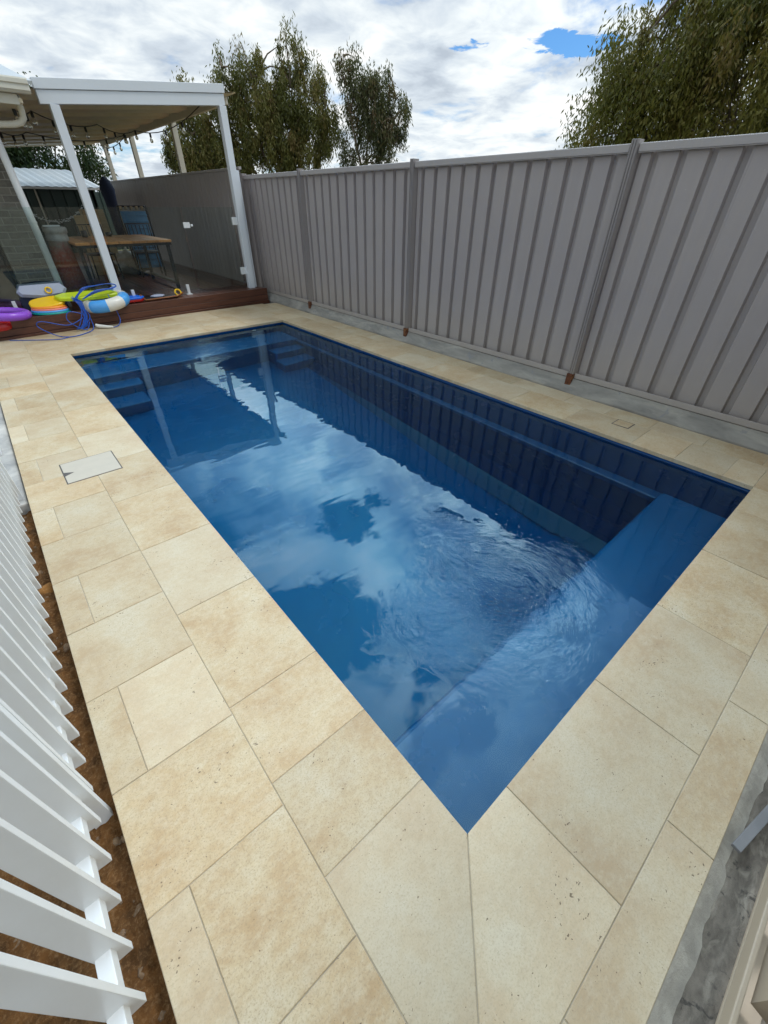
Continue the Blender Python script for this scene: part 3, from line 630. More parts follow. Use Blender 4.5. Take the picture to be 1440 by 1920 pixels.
def pole(x, y, z0, z1, s=.045, m='perg', p=per, nm='post'):
    mb = MB(); mb.bbox(x-s, x+s, y-s, y+s, z0, z1, .005); return mb.build(nm, MAT[m], p)
pole(1.055, 7.985, DZ, zt(1.05)-.216, .052); pole(3.265, 7.985, DZ, zt(3.26)-.216, .052)
q = pole(3.345, 8.075, DZ, 1.90, .052); q['label'] = 'gate post beside the front right pergola post'
for y in (11.0, 13.95, 16.6): pole(3.57, y, 0, zt(3.4)-.03, .05, 'gutter')
# sheet roof with deep pans running across
rf = MB(); y = 8.03; vs = []; prof = []
while y < 16.7:
    prof += [(y, 0), (y+.42, .0), (y+.45, .045), (y+.90, .045), (y+.93, 0)]; y += .96
for xx in (-1.6, 3.56):
    for yy, h in prof: vs.append((xx, yy, zt(xx)-.07+h))
k = len(prof); rf.add(vs, [(i, i+1, k+i+1, k+i) for i in range(k-1)])
rf.add([(v[0], v[1], v[2]+.012) for v in vs], [(k+i, k+i+1, i+1, i) for i in range(k-1)])
rf.build('roof', MAT['cream'], per)
mb = MB(); mb.box(3.49, 3.55, 8.35, 16.7, zt(3.4)-.15, zt(3.4)-.035); mb.build('side_beam', MAT['gutter'], per)

# flat screen wall behind deck on the fence side
wl = MB(); sheet(wl, (3.47, 8.13), (3.47, 17.0), .0, 1.93, (-1, 0), .24, .03)
for i, v in enumerate(wl.v): wl.v[i] = (3.47+(v[0]-3.47)*.12, v[1], v[2])
wall = thing('screen_fence', 'plain grey-brown sheet fence along the right side of the deck', 'fence', (3.47, 12, DZ))
wl.build('sheet', MAT['steel'], wall)
mb = MB(); mb.bbox(3.452, 3.50, 8.13, 17.0, 1.92, 1.955, .004); mb.build('capping', MAT['rail'], wall)

# ------------------------------------------------------------------ frameless glass fence
gf = thing('glass_fence', 'frameless clear glass pool fence panels on white spigots, left of the gate', 'fence', (1, 8.0, DZ))
for a, b_ in ((-.95, .96), (1.15, 2.30)):
    mb = MB(); mb.box(a, b_, 8.0, 8.011, DZ+.06, 1.42); mb.build('glass_panel', MAT['glass'], gf)
def spigot(mb, x, y=8.006):
    mb.bbox(x-.045, x+.045, y-.045, y+.045, DZ, DZ+.012, .004); mb.bbox(x-.022, x+.022, y-.026, y+.026, DZ+.01, DZ+.15, .004)
for x in (-.26, 1.27, 2.13):
    mb = MB(); spigot(mb, x); mb.build('spigot', MAT['white'], gf)
gg = thing('glass_gate', 'frameless glass gate with white latch and hinges beside the front right post', 'gate', (2.8, 8.0, DZ))
mb = MB(); mb.box(2.33, 3.16, 8.0, 8.011, DZ+.06, 1.42); mb.build('glass_panel', MAT['glass'], gg)
mb = MB(); mb.bbox(2.30, 2.40, 7.985, 8.03, 1.15, 1.225, .004); mb.bbox(2.41, 2.44, 7.97, 8.04, 1.17, 1.20, .004); mb.build('latch', MAT['white'], gg)
for z in (.50, 1.23):
    mb = MB(); mb.bbox(3.12, 3.212, 7.975, 8.03, z-.055, z+.055, .006); mb.build('hinge', MAT['white'], gg)

# ------------------------------------------------------------------ house corner, gutter, downpipe
hs = thing('house', 'corner of a grey brick house with cream eave at the left edge', 'house', (-.5, 9, DZ))
mb = MB(); mb.box(-.06, .46, 8.92, 9.3, 0, 2.55); mb.build('brick_pillar', MAT['brick'], hs)
mb = MB(); mb.box(-3.0, -.06, 9.12, 9.25, 0, 2.5); q = mb.build('sliding_door', MAT['door'] if 'door' in MAT else MAT['dark'], hs)
for a in (-.115, -1.4):
    mb = MB(); mb.box(a, a+.05, 9.06, 9.118, DZ, 2.4); mb.build('door_frame', MAT['black'], q)
mb = MB(); mb.box(-3, .46, 8.5, 9.31, 2.5, 2.56); mb.box(-3.0, .70, 7.72, 8.5, 2.40, 2.44); mb.build('soffit', MAT['cream'], hs)
mb = MB(); mb.add([(-3,7.70,2.58),(.86,7.70,2.60),(.86,9.6,3.0),(-3,9.6,3.0),(-3,7.70,2.56),(.86,7.70,2.57),(.86,9.6,2.97),(-3,9.6,2.97)], [(0,1,2,3),(4,7,6,5),(0,4,5,1),(1,5,6,2)]); mb.build('roof', MAT['zinc'], hs)
# quad gutter profile swept along x
gp = [(7.70, 2.62), (7.615, 2.625), (7.605, 2.61), (7.60, 2.575), (7.612, 2.565), (7.605, 2.52), (7.63, 2.495), (7.70, 2.495)]
mb = MB(); vs = [(xx, y, z-.02) for xx in (-3, .80) for y, z in gp]; n = len(gp)
mb.add(vs, [(i, i+1, n+i+1, n+i) for i in range(n-1)]+[tuple(range(n)), tuple(range(n, 2*n))[::-1]]); mb.build('gutter', MAT['gutter'], hs)
mb = MB(); mb.bbox(-3, .66, 7.70, 7.73, 2.38, 2.47, .004); mb.build('fascia_board', MAT['gutter'], hs)
mb = MB(); mb.tube([(.665, 7.80, 2.47), (.675, 7.88, 2.36), (.67, 7.9, 2.29), (.63, 7.92, 2.245), (.56, 7.93, 2.225), (.42, 7.95, 2.215), (.1, 8.0, 2.2)], .034, 14); mb.build('pipe_elbow', MAT['gutter'], hs)
mb = MB(); mb.tube([(.372, 8.15, DZ), (.360, 8.15, 1.0), (.345, 8.15, 1.7), (.335, 8.15, 2.2)], .044, 16)
mb.lathe([(.046, -.012), (.05, 0), (.046, .012)], (.356, 8.15, 1.25), 16)
mb.build('downpipe', MAT['white'], hs)

# ------------------------------------------------------------------ shed behind
shd = thing('garden_shed', 'dark green shed with pale corrugated roof behind the pergola', 'shed', (1.5, 18.5, 0))
mb = MB(); sheet(mb, (-1.5, 17.5), (3.1, 17.5), 0, 1.80, (0, -1), .3, .05); mb.box(3.02, 3.08, 17.5, 20, 0, 1.8); mb.build('wall', MAT['green'], shd)
mb = MB(); n = 46; vs = []
for k in range(n+1):
    xx = -1.7+k*.11; h = .02 if k % 2 else 0
    vs += [(xx, 17.3, 1.80+h), (xx-.25, 20.2, 2.30+h)]
mb.add(vs, [(2*k, 2*k+2, 2*k+3, 2*k+1) for k in range(n)]); mb.add([(v[0], v[1], v[2]-.02) for v in vs], [(2*k, 2*k+1, 2*k+3, 2*k+2) for k in range(n)]); mb.build('roof', MAT['zinc'], shd)
mb = MB(); mb.box(-1.7, 3.35, 17.26, 17.32, 1.75, 1.80); mb.build('gutter', MAT['white'], shd)
for x in (1.62, 2.72):
    mb = MB(); mb.box(x-.02, x+.02, 17.44, 17.465, 0, 1.75); mb.build('trim', MAT['gutter'], shd)
bf = thing('board_fence', 'dark fence closing the yard behind the shed', 'fence', (0, 20.5, 0)); mb = MB()
sheet(mb, (-12, 20.6), (7, 20.6), 0, 1.75, (0, -1)); mb.build('panel', MAT['green'], bf)

# ------------------------------------------------------------------ table and things under the pergola
tb = thing('outdoor_table', 'timber topped outdoor table with black steel legs', 'table', (1.7, 9.4, DZ))
mb = MB()
for k in range(7):
    a = .82+k*.205; mb.bbox(a, a+.198, 8.62, 10.35, .935, .97, .004, at=random.random())
mb.build('tabletop', MAT['table'], tb)
mb = MB(); mb.box(.84, 2.24, 8.64, 8.67, .895, .934); mb.box(.84, 2.24, 10.3, 10.33, .895, .934); mb.box(.84, .87, 8.67, 10.3, .895, .934); mb.box(2.21, 2.24, 8.67, 10.3, .895, .934); mb.build('frame', MAT['black'], tb)
for x in (.87, 2.20):
    for y in (8.72, 10.2):
        mb = MB(); mb.bbox(x-.025, x+.025, y-.025, y+.025, DZ, .895, .003); mb.build('leg', MAT['black'], tb)
    mb = MB(); mb.box(x-.02, x+.02, 8.745, 10.175, DZ+.08, DZ+.12); mb.build('stretcher', MAT['black'], tb)
def chair(x, y, rz, label):
    T_ = Matrix.Translation((x, y, DZ)) @ Matrix.Rotation(rz, 4, 'Z')
    t = thing('outdoor_chair', label, 'chair', (x, y, DZ), 'black chairs around the table')
    mb = MB(); mb.bbox(-.22, .22, -.22, .22, .42, .45, .008, T=T_); mb.build('seat', MAT['dark'], t)
    mb = MB()
    for k in range(6): mb.tube([T_ @ Vector((-.18+k*.072, .22, .46)), T_ @ Vector((-.18+k*.072, .28, .88))], .008, 6)
    mb.tube([T_ @ Vector((-.22, .22, .44)), T_ @ Vector((-.22, .29, .9)), T_ @ Vector((.22, .29, .9)), T_ @ Vector((.22, .22, .44))], .014, 8); mb.build('backrest', MAT['black'], t)
    for sx in (-1, 1):
        for sy in (-1, 1):
            mb = MB(); mb.tube([T_ @ Vector((sx*.2, sy*.2, .43)), T_ @ Vector((sx*.22, sy*.23, 0))], .013, 8); mb.build('leg', MAT['black'], t)
chair(2.35, 10.75, R(-8), 'black steel chair beyond the right end of the timber table')
chair(1.5, 10.75, R(0), 'black steel chair on the far side of the timber table')
chair(.55, 10.0, R(80), 'black steel chair at the left end of the table behind the padded column')
# blue lounge with striped top roll
MAT['bluefab'] = paint('blue_mesh_fabric', (.05, .17, .34), .7, .5, (.12, .28, .42), 22)
lg = thing('folded_lounger', 'folded blue woven lounger leaning upright behind the table', 'lounger', (2.4, 11.2, DZ))
T_ = Matrix.Translation((2.42, 11.0, DZ)) @ Matrix.Rotation(R(-8), 4, 'X')
mb = MB(); mb.bbox(-.24, .24, 0, .05, .12, 1.12, .01, T=T_)
for k in range(9): mb.bbox(-.245, .245, -.012, 0, .16+k*.11, .185+k*.11, .004, T=T_)
mb.build('fabric', MAT['bluefab'], lg)
mb = MB()
for s_ in (-1, 1): mb.tube([T_ @ Vector((s_*.27, .02, 0)), T_ @ Vector((s_*.27, .02, 1.2))], .016, 8)
mb.tube([T_ @ Vector((-.27, .02, 1.2)), T_ @ Vector((.27, .02, 1.2))], .016, 8); mb.build('frame', MAT['black'], lg)
for k in range(5):
    mb = MB(); a = -.24+k*.1; mb.bbox(a, a+.05, -.03, .04, 1.14, 1.2, .01, T=T_); mb.build('cream_strap', MAT['pine'], lg)
# leaning timber boards
for i, (x, r_, l) in enumerate([(1.78, -.16, 'upper pale timber board leaning behind the table'), (1.62, -.12, 'brown timber board leaning in front of the pale one')]):
    mb = MB(); T_ = Matrix.Translation((x, 11.6-.15*i, DZ)) @ Matrix.Rotation(R(-12), 4, 'X'); mb.bbox(-.2, .24, 0, .04, 0, 1.16-.1*i, .006, at=.3+.5*i, T=T_); tag(mb.build('timber_board', MAT['pine']), l, 'board', 'leaning timber boards')
# folded umbrella
MAT['navy'] = paint('navy_canvas', (.012, .02, .05), .8, .3, None, 12)
um = thing('folded_umbrella', 'closed navy umbrella standing at the back corner of the deck', 'umbrella', (2.75, 14.2, DZ))
mb = MB(); mb.tube([(2.75, 14.2, DZ), (2.75, 14.2, 2.0)], .022, 8); mb.build('pole', MAT['gutter'], um)
mb = MB(); mb.lathe([(.05, .55), (.11, .7), (.12, 1.0), (.14, 1.35), (.17, 1.55), (.12, 1.72), (.02, 1.8)], (2.75, 14.2, DZ-.05), 14); mb.build('canopy', MAT['navy'], um)
# rusty padded column
MAT['redpad'] = None
m, nt_, b_ = base('worn_red_vinyl', (.3, .05, .03), .7, .3)
g_ = N(nt_, 'ShaderNodeSeparateXYZ'); L(nt_, N(nt_, 'ShaderNodeNewGeometry').outputs['Position'], g_.inputs[0]); nn_ = noise(nt_, 9, 7, .65, .5)
f_ = ramp(nt_, M(nt_, 'ADD', g_.outputs[2], M(nt_, 'MULTIPLY', M(nt_, 'SUBTRACT', nn_, .5), .5)), [(.30, (.13, .06, .045)), (.55, (.30, .075, .04)), (.80, (.34, .06, .045)), (.95, (.24, .20, .18))])
L(nt_, mixc(nt_, ramp(nt_, noise(nt_, 30, 5, .6), [(.45, 0.0), (.7, .5)]), f_, (.33, .24, .18)), b_.inputs['Base Color']); bump(nt_, b_, nn_, .5, .02); MAT['redpad'] = m
cl = thing('padded_column', 'worn red and grey upright padded column leaning behind the glass, left of the table', 'padded column', (.6, 9.3, DZ))
mb = MB(); T_ = Matrix.Rotation(R(3), 4, 'Y')
mb.lathe([(.0, 0), (.20, 0), (.215, .03), (.20, .2), (.175, .42), (.155, .6), (.145, .74), (.15, .76)], (.66, 9.25, DZ), 26, T=T_); mb.build('pad', MAT['redpad'], cl)
mb = MB(); mb.lathe([(.15, .755), (.158, .77), (.158, .80), (.15, .81), (.15, .86), (.165, .87), (.165, .93), (.15, .945), (0, .945)], (.66, 9.25, DZ), 26, T=T_); mb.build('rim', MAT['conc'], cl)
mb = MB(); mb.box(.56, .78, 9.12, 9.2, 1.168, 1.185); mb.build('top_slat', MAT['white'], cl)
# garland on shed wall
mb = MB(); random.seed(8)
for k in range(70):
    t = k/69; x = .95+t*1.35; z = 1.36-.32*(1-(2*t-1)**2)+random.uniform(-.04, .04); mb.bbox(x, x+.03, 15.5, 15.52, z, z+.018, .003, T=None)
mb.tube([(.95+t/12*1.35, 15.52, 1.36-.32*(1-(t/6-1)**2)) for t in range(13)], .006, 5)
tag(mb.build('garland', MAT['white']), 'pale draped garland hanging in front of the green shed', 'garland')
# low box pile under/behind the table
MAT['sack'] = paint('pale_plastic_bag', (.42, .40, .36), .6, .6, (.16, .14, .11), 9)
mb = MB(); bm = bmesh.new(); bmesh.ops.create_icosphere(bm, subdivisions=4, radius=1); rr = random.Random(2)
for v in bm.verts: v.co = Vector((v.co.x*.34*(1+.12*math.sin(9*v.co.z+3*v.co.y)), v.co.y*.25, v.co.z*.24*(1+.1*math.sin(11*v.co.x+4*v.co.z))))+Vector((2.15, 11.3, DZ+.2))
bm.verts.index_update(); mb.add([v.co[:] for v in bm.verts], [[v.index for v in f.verts] for f in bm.faces], sm=True); bm.free(); tag(mb.build('plastic_sack', MAT['sack']), 'crumpled pale sack on the deck under the table', 'sack')
# bottles and bits on table
for x, y, h, m_, l in [(1.22, 10.0, .10, 'dark', 'small dark pot at the far left of the tabletop'), (1.45, 9.95, .07, 'white', 'short white cup on the timber table'), (1.62, 10.1, .06, 'black', 'low black ashtray on the timber table')]:
    mb = MB(); mb.lathe([(0, 0), (.045, 0), (.05, h*.3), (.048, h), (.04, h), (.038, h*.3), (0, h*.25)], (x, y, .971), 16); tag(mb.build('cup', MAT[m_]), l, 'cup')

# festoon lights
MAT['bulb'] = bpy.data.materials.new('bulb_glass'); MAT['bulb'].use_nodes = True; bb = MAT['bulb'].node_tree.nodes['Principled BSDF']; bb.inputs['Base Color'].default_value = (.8, .78, .7, 1); bb.inputs['Roughness'].default_value = .08; bb.inputs['Transmission Weight'].default_value = .75; bb.inputs['IOR'].default_value = 1.2
def festoon(pts, nb, label):
    pts = [Vector(p) for p in pts]; t = thing('string_lights', label, 'string lights', pts[0], 'festoon lights under the pergola roof')
    curve = []
    for a, b_ in zip(pts, pts[1:]):
        for k in range(8):
            u = k/8; p = a.lerp(b_, u); p.z -= .12*4*u*(1-u)*(b_-a).length*.35; curve.append(p)
    curve.append(pts[-1]); mb = MB(); mb.tube(curve, .008, 5); mb.build('cable', MAT['black'], t)
    for k in range(nb):
        p = curve[int((k+.5)/nb*(len(curve)-1))]
        mb = MB(); mb.lathe([(.012, 0), (.02, -.01), (.02, -.065), (.016, -.07), (0, -.07)], p, 10); s_ = mb.build('socket', MAT['black'], t)
        mb = MB(); mb.lathe([(.012, -.068), (.016, -.08), (.03, -.105), (.032, -.125), (.022, -.15), (0, -.158)], p, 12); mb.build('bulb', MAT['bulb'], t)
festoon([(.6, 8.1, 2.42), (1.0, 9.4, 2.52), (2.2, 11.0, 2.6), (3.3, 12.6, 2.72), (3.35, 9.0, 2.75)], 14, 'festoon light string sagging from the house corner toward the fence side and back')
festoon([(.3, 9.5, 2.42), (1.2, 12.0, 2.5), (3.35, 13.6, 2.72), (3.38, 16.3, 2.7)], 11, 'farther festoon light string crossing deep under the pergola roof')

# ------------------------------------------------------------------ pool toys on the deck edge
MAT['lime'] = plastic('lime_foam', (.52, .66, .01)); MAT['yellow'] = plastic('yellow_foam', (.80, .50, .0)); MAT['tblue'] = plastic('blue_foam', (.0, .13, .72)); MAT['tred'] = plastic('red_vinyl', (.42, .012, .010), .25)
MAT['lblue'] = plastic('light_blue_vinyl', (.08, .36, .80), .3); MAT['twhite'] = plastic('white_vinyl', (.72, .70, .64), .35); MAT['purple'] = plastic('purple_vinyl', (.28, .08, .62), .25); MAT['teal'] = plastic('teal_vinyl', (.0, .32, .28), .3)
MAT['orange'] = plastic('orange_foam', (.85, .26, .02)); MAT['pink'] = plastic('pink_foam', (.80, .22, .2)); MAT['hose'] = plastic('blue_hose', (.01, .08, .42), .3); MAT['silver'] = plastic('silver_grey_fabric', (.36, .40, .52), .5)
def slabshape(mb, outline, c, th, T_, mi=0, bev=.012):
    m2 = MB(); m2.prism(outline, -th/2, th/2, bev=bev)
    mb.add([Vector(c)+(T_ @ Vector(v)) for v in m2.v], m2.f, mi)
def oval(a, b_, n=28, p=2.0): return [(a*abs(math.cos(t))**(2/p)*(1 if math.cos(t) >= 0 else -1), b_*abs(math.sin(t))**(2/p)*(1 if math.sin(t) >= 0 else -1)) for t in [2*math.pi*k/n for k in range(n)]]
mb = MB(); T_ = Matrix.Rotation(R(-7), 4, 'Y') @ Matrix.Rotation(R(4), 4, 'X')
mb.torus((.80, 7.70, DZ+.078), .255, .082, T=T_, colf=lambda t: 1 if int(t*8+.3) % 2 else 0)
tag(mb.build('swim_ring', [MAT['twhite'], MAT['lblue']]), 'white and light blue striped inflatable ring at the deck edge', 'swim ring')
mb = MB(); slabshape(mb, [(-.42, .03), (-.38, -.10), (-.2, -.17), (.1, -.16), (.34, -.10), (.42, 0), (.36, .10), (0, .17), (-.3, .14)], (.63, 7.78, DZ+.165), .045, Matrix.Rotation(R(6), 4, 'X') @ Matrix.Rotation(R(1), 4, 'Y'))
tag(mb.build('foam_board', MAT['lime']), 'lime yellow foam board lying on the striped ring', 'foam board')
mb = MB(); ol = [(-.20, -.13), (.12, -.15), (.20, -.06), (.16, .12), (-.18, .15)]
slabshape(mb, ol, (1.17, 7.88, DZ+.035), .035, Matrix.Rotation(R(8), 4, 'Z'), 1); slabshape(mb, ol, (1.17, 7.88, DZ+.062), .02, Matrix.Rotation(R(8), 4, 'Z'), 0, .006)
tag(mb.build('kickboard', [MAT['tblue'], MAT['tred']]), 'blue kickboard with red underside beside the striped ring', 'kickboard')
# stack of discs
for k, (m_, l, r_, z) in enumerate([('teal', 'teal ring at the bottom of the colourful stack', .235, .02), ('lblue', 'light blue disc second from the bottom of the stack', .225, .05), ('pink', 'pink foam disc in the middle of the stack', .215, .078), ('orange', 'orange foam disc under the yellow kickboard', .205, .105)]):
    mb = MB(); slabshape(mb, oval(r_, r_*.8, 32), (.10, 7.74, DZ+z*.8), .022, Matrix.Rotation(R(2), 4, 'Y'), 0, .011); tag(mb.build('foam_disc', MAT[m_]), l, 'foam disc', 'stack of foam discs on the deck edge')
mb = MB(); slabshape(mb, oval(.21, .15, 28, 3), (.10, 7.79, DZ+.125), .035, Matrix.Rotation(R(-5), 4, 'Y') @ Matrix.Rotation(R(14), 4, 'X'), 0, .012)
tag(mb.build('kickboard', MAT['yellow']), 'yellow kickboard resting on top of the foam disc stack', 'kickboard')
# grey bag-like float
fl = thing('float_bag', 'silver and navy float bag with a round yellow eyelet behind the yellow kickboard', 'float bag', (.12, 8.05, DZ))
mb = MB(); slabshape(mb, [(-.30, .0), (-.26, -.06), (.0, -.10), (.24, -.08), (.30, 0), (.25, .1), (-.25, .1)], (.12, 8.02, DZ+.24), .10, Matrix.Rotation(R(70), 4, 'X') @ Matrix.Rotation(R(0), 4, 'Z'), 0, .03); mb.build('panel', MAT['silver'], fl)
mb = MB(); mb.bbox(-.18, .36, 7.99, 8.16, DZ, DZ+.19, .03); mb.build('base', MAT['navy'], fl)
mb = MB(); mb.torus((.19, 7.955, DZ+.25), .036, .010, 24, 8, T=Matrix.Rotation(R(75), 4, 'X')); mb.build('eyelet', MAT['yellow'], fl)
mb = MB(); mb.tube([(-.16, 8.06, DZ+.29), (-.05, 8.07, DZ+.33), (.1, 8.07, DZ+.34), (.26, 8.06, DZ+.33), (.33, 8.05, DZ+.28)], .022, 8); mb.build('rolled_top', MAT['navy'], fl)
mb = MB(); mb.torus((-.42, 7.62, DZ+.065), .24, .05, T=Matrix.Rotation(R(6), 4, 'Y')); tag(mb.build('swim_ring', MAT['purple']), 'purple inflatable ring at the left picture edge', 'swim ring')
mb = MB(); slabshape(mb, oval(.20, .10, 28, 2.6), (-.60, 7.50, DZ-.02), .07, Matrix.Rotation(R(4), 4, 'Y') @ Matrix.Rotation(R(25), 4, 'X'), 0, .025); tag(mb.build('swim_float', MAT['tred']), 'glossy red inflatable float below the purple ring', 'float')
# blue hose coil
ho = thing('hose', 'blue vacuum hose coiled over the toys and drooping to the paving', 'hose', (.5, 7.45, DZ))
mb = MB(); random.seed(21)
def sp(pts, r=.006, mi=0, n=6):
    # catmull-rom
    P = [Vector(p) for p in pts]; P = [P[0]]+P+[P[-1]]; out = []
    for i in range(1, len(P)-2):
        for k in range(8):
            t = k/8; a, b_, c, d_ = P[i-1:i+3]; out.append(.5*((2*b_)+(-a+c)*t+(2*a-5*b_+4*c-d_)*t*t+(-a+3*b_-3*c+d_)*t**3))
    out.append(P[-2]); mb.tube(out, r, n, mi)
for k in range(10):
    j = lambda s_=.03: random.uniform(-s_, s_)
    cx0, cy0 = .45+j(.03), 7.50+j(.02)
    sp([(cx0-.03+j(), 7.62, DZ+.16+j()), (cx0+j(), 7.50, DZ+.12+j()), (cx0+.02+j(), 7.47, DZ-.02+j()), (cx0-.04+j(), 7.44, .08+j(.03)), (cx0-.12+j(), 7.43, .03)])
for k in range(5):
    j = lambda s_=.02: random.uniform(-s_, s_); a = .10+.06*k
    sp([(.42+j(), 7.55, DZ+.16), (.55, 7.60, DZ+.26+j()), (.75, 7.72+j(), DZ+.285), (.95+j(), 7.83, DZ+.28), (1.02, 7.75, DZ+.26), (.92+j(), 7.60+a*.3, DZ+.24), (.7, 7.52+a*.3, DZ+.22+j()), (.5, 7.50, DZ+.16)])
sp([(.42, 7.47, .16), (.2, 7.40, .10), (-.08, 7.42, .18), (-.14, 7.44, .12), (0, 7.30, .02), (.14, 7.12, .008), (.34, 7.20, .008), (.48, 7.38, .02), (.5, 7.44, .14)])
sp([(.44, 7.48, .2), (.28, 7.47, .25), (.22, 7.46, .16), (.3, 7.42, .06), (.4, 7.38, .02), (.47, 7.43, .1)])
sp([(.84, 7.56, DZ+.18), (.86, 7.50, DZ+.02), (.87, 7.46, .08), (.80, 7.36, .02), (.70, 7.32, .012)])
sp([(.14, 7.12, .008), (0, 7.08, .006), (-.2, 7.2, .006), (-.5, 7.42, .006)], .005)
mb.build('coil', MAT['hose'], ho)
mb = MB(); mb.tube([(.72, 7.31, .022), (.66, 7.34, .024), (.56, 7.42, .034), (.53, 7.44, .05)], [.012, .02, .026, .02], 12); mb.build('handle', MAT['twhite'], ho)
# glazing tray with orange rim
tr = thing('shallow_tray', 'shallow black tray with an orange-brown rim on the deck', 'tray', (1.75, 7.9, DZ))
mb = MB(); mb.prism([(1.36, 7.78), (1.86, 7.80), (2.0, 8.02), (1.46, 8.13)][::1], DZ+.004, DZ+.02); mb.build('base', MAT['black'], tr)
mb = MB(); mb.tube([(1.34, 7.9, DZ+.08), (1.37, 7.77, DZ+.02), (1.87, 7.79, DZ+.03), (2.02, 7.97, DZ+.04)], .012, 8); mb.build('rim', m_wood('tray_rim', (.45, .17, .05), (.3, .1, .03)), tr)
mb = MB(); mb.torus((1.93, 7.93, DZ+.06), .045, .013, 20, 8, T=Matrix.Rotation(R(60), 4, 'X')); mb.build('clamp', MAT['yellow'], tr)
mb = MB(); T_ = Matrix.Translation((1.6, 7.92, DZ+.04)); bm = bmesh.new(); bmesh.ops.create_icosphere(bm, subdivisions=3, radius=1)
for v in bm.verts: v.co = T_ @ Vector((v.co.x*.1*(1+.2*math.sin(6*v.co.y)), v.co.y*.06, v.co.z*.025))
bm.verts.index_update(); mb.add([v.co[:] for v in bm.verts], [[v.index for v in f.verts] for f in bm.faces], sm=True); bm.free(); tag(mb.build('cloth_rag', MAT['silver']), 'crumpled grey rag in the black tray', 'rag')

# ------------------------------------------------------------------ trees
MAT['bark'] = m_concrete('gum_bark', (.20, .15, .11), (.10, .075, .055), (.34, .28, .22), 6, (2, 2, .4))
LEAF = {
 'a': m_leaf('gum_leaves', [(.05, .06, .018), (.12, .125, .03), (.18, .165, .045), (.19, .115, .045)]),
 'b': m_leaf('gum_leaves_greyer', [(.04, .05, .025), (.075, .085, .035), (.11, .115, .05), (.18, .10, .06)]),
 'd': m_leaf('dense_gum_leaves', [(.05, .06, .014), (.12, .12, .022), (.18, .16, .032), (.18, .115, .035)]),
 'e': m_leaf('dark_leaves', [(.012, .03, .012), (.02, .045, .016), (.03, .06, .02), (.04, .05, .02)])}
LK = 1.5
def tree(name, label, base_, blobs, nclump, nleaf, ll, lw, spread, leaf, seed, stems=3, droop=.75, group='trees beyond the fence', hole=.0):
    r = np.random.RandomState(seed); base_ = np.array(base_, float)
    t = thing(name, label, 'tree', tuple(base_), group)
    blobs = np.array(blobs, float); vol = blobs[:, 3]*blobs[:, 4]*blobs[:, 5]; pk = r.choice(len(blobs), nclump, p=vol/vol.sum())
    u = r.normal(size=(nclump, 3)); u /= np.linalg.norm(u, axis=1)[:, None]; rad = (.35+.65*r.rand(nclump))**.6
    C = blobs[pk, :3]+u*rad[:, None]*blobs[pk, 3:6]
    # limbs
    mb = MB(); cz = blobs[:, 2].mean(); ccx = blobs[:, :3].mean(0)
    hubs = []
    for k in range(stems):
        bi = blobs[k % len(blobs)]; top = np.array([bi[0], bi[1], bi[2]+bi[5]*.55])+r.normal(size=3)*.15*bi[3]
        st = base_+np.array([r.normal()*.08, r.normal()*.08, 0]); pts = []
        for q in range(9):
            f = q/8; p = st*(1-f)+top*f; p = p+np.array([math.sin(f*5+k)*.14, math.cos(f*4+2*k)*.14, 0])*min(1, f*2); pts.append(Vector(p))
        Ht = top[2]-base_[2]; rr0 = .035*Ht*.45
        mb.tube(pts, [max(.012, rr0*(1-f/8.5)) for f in range(9)], 8); hubs += pts[3:]
    hub = np.array([h[:] for h in hubs])
    for c in C[::2]:
        cand = hub[hub[:, 2] < c[2]+.1]; 
        if len(cand) == 0: continue
        h = cand[np.argmin(np.linalg.norm(cand-c, axis=1)+.3*r.rand(len(cand)))]
        mid = (h+c)/2+np.array([0, 0, .12])*np.linalg.norm(c-h); mb.tube([Vector(h), Vector(mid), Vector(c)], [.04, .022, .008], 5, cap=False)
    mb.build('trunk', MAT['bark'], t)
    nleaf = int(nleaf*LK); ll *= .68; lw *= .66; spread *= 1.05
    n = nclump*nleaf; ci = np.repeat(np.arange(nclump), nleaf)
    sz = spread*(.55+.9*r.rand(nclump))[ci]
    off = np.clip(r.normal(size=(n, 3)), -1.9, 1.9)*sz[:, None]*np.array([.62, .62, 1.25]); off[:, 2] -= np.abs(r.normal(size=n))*sz*.5
    P = C[ci]+off
    d = r.normal(size=(n, 3)); d[:, 2] = -np.abs(d[:, 2])*1.5-droop; d /= np.linalg.norm(d, axis=1)[:, None]
    s_ = np.cross(d, r.normal(size=(n, 3))); s_ /= np.linalg.norm(s_, axis=1)[:, None]
    le = (ll*(.6+.8*r.rand(n)))[:, None]; wd = (lw*(.6+.8*r.rand(n)))[:, None]
    V = np.empty((n, 4, 3)); V[:, 0] = P; V[:, 1] = P+d*le*.45+s_*wd; V[:, 2] = P+d*le; V[:, 3] = P+d*le*.45-s_*wd
    me = bpy.data.meshes.new('crown'); me.vertices.add(n*4); me.vertices.foreach_set('co', V.ravel())
    me.loops.add(n*4); me.loops.foreach_set('vertex_index', np.arange(n*4)); me.polygons.add(n); me.polygons.foreach_set('loop_start', np.arange(n)*4); me.polygons.foreach_set('loop_total', np.full(n, 4))
    me.update(calc_edges=True); me.validate()
    tone = np.clip(.68*r.rand(nclump)[ci]+.32*r.rand(n), 0, 1); a = me.attributes.new('rnd', 'FLOAT', 'FACE'); a.data.foreach_set('value', tone.astype(np.float32))
    me.materials.append(LEAF[leaf]); o = bpy.data.objects.new('crown', me); COL.objects.link(o); o.parent = t; o.matrix_parent_inverse = Matrix.Translation(t.location).inverted()
    return t
G0 = -.13
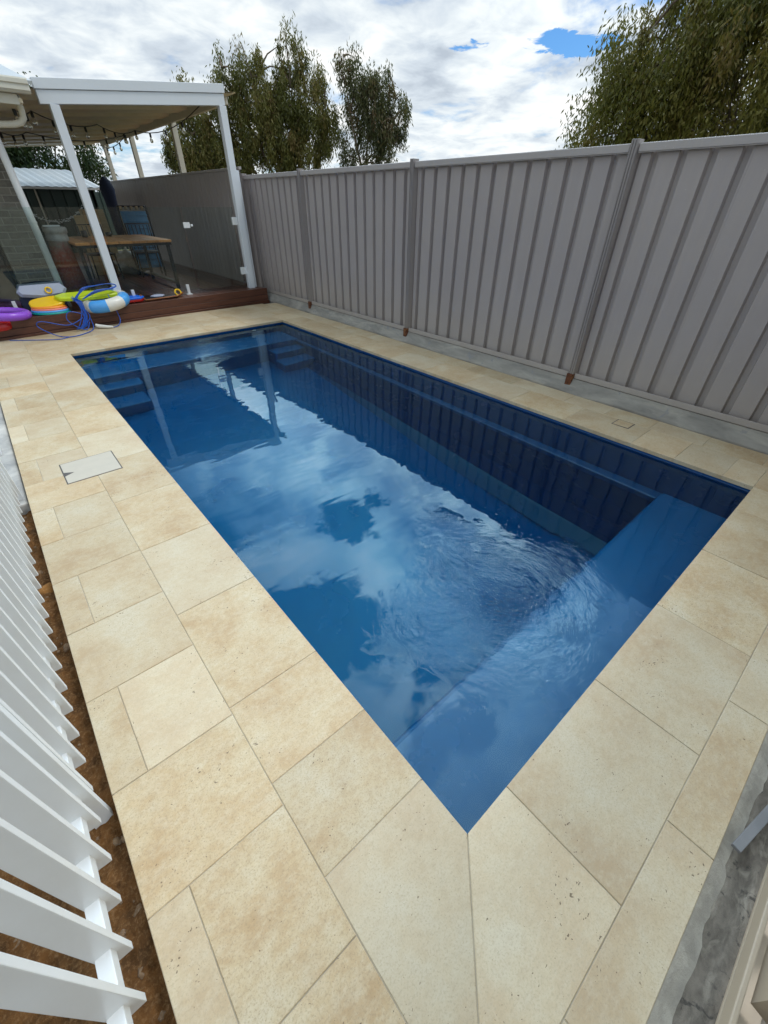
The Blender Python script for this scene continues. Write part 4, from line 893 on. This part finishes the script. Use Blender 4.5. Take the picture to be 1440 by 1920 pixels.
# (x, y, z, rx, ry, rz) blobs placed at real distances of about 15-20 m
tree('gum_tree', 'tall open gum tree with several crown tufts, just right of the pergola', (9.9, 17.0, G0),
     [(8.15, 17.9, 4.2, .65, .6, 1.2), (8.0, 17.9, 3.2, .6, .6, 1.0), (8.8, 17.5, 4.0, .85, .8, 1.5), (9.6, 17.0, 3.8, .8, .8, 1.5), (10.4, 16.5, 3.9, .75, .7, 1.3), (10.85, 16.2, 3.6, .45, .5, .9), (8.8, 17.4, 5.15, .5, .5, .5), (10.0, 16.8, 5.3, .5, .5, .6), (9.4, 17.1, 4.7, .6, .5, .7), (10.5, 16.5, 4.7, .45, .45, .6), (9.25, 17.2, 3.5, 1.25, .8, 1.1), (10.1, 16.7, 3.2, 1.1, .8, .9), (8.0, 17.9, 2.6, .6, .5, .8)],
     330, 100, .19, .024, .155, 'a', 11, 7)
tree('gum_tree', 'slimmer sparse gum tree, second from the pergola, over the fence', (12.2, 15.4, G0),
     [(12.9, 14.8, 3.9, .5, .5, .7), (11.7, 15.7, 4.9, .6, .55, .8), (12.1, 15.3, 3.8, .75, .7, 1.3), (12.7, 14.9, 3.2, .6, .6, .9), (11.5, 15.9, 3.0, .35, .4, .5), (12.6, 15.0, 4.5, .4, .4, .7)],
     130, 95, .19, .024, .15, 'b', 12, 5)
tree('gum_tree', 'low dense gum tree partly hidden behind the right pergola post', (7.2, 18.4, G0),
     [(6.9, 18.5, 3.0, 1.0, .8, 1.1), (7.7, 18.1, 2.6, .9, .8, 1.0), (6.9, 18.5, 4.3, .5, .4, .35), (6.4, 18.7, 2.6, .5, .5, .8)],
     150, 120, .17, .026, .17, 'a', 13, 3)
tree('gum_tree', 'large dense rounded gum tree above the fence at the right edge', (14.3, 3.9, G0),
     [(14.6, 4.2, 3.7, 3.0, 2.9, 2.3), (13.4, 6.2, 3.2, 1.7, 1.6, 1.7), (14.0, 4.9, 5.0, 1.6, 1.6, 1.4), (13.2, 7.1, 2.7, 1.3, 1.1, 1.3), (13.0, 6.7, 3.8, 1.0, .9, .9), (14.6, 2.3, 4.4, 2.2, 2.2, 2.2)],
     430, 210, .17, .026, .24, 'd', 14, 7)
tree('broadleaf_tree', 'dark leafy tree seen under the pergola roof above the shed', (2.2, 23, G0),
     [(.9, 23, 3.2, 1.9, 1.2, 1.5), (3.0, 23, 3.1, 1.9, 1.2, 1.4), (4.6, 23, 2.4, .6, .6, .8), (-1.5, 23.5, 3.3, 1.8, 1.2, 1.5)],
     240, 100, .2, .04, .22, 'e', 15, 4, .3)
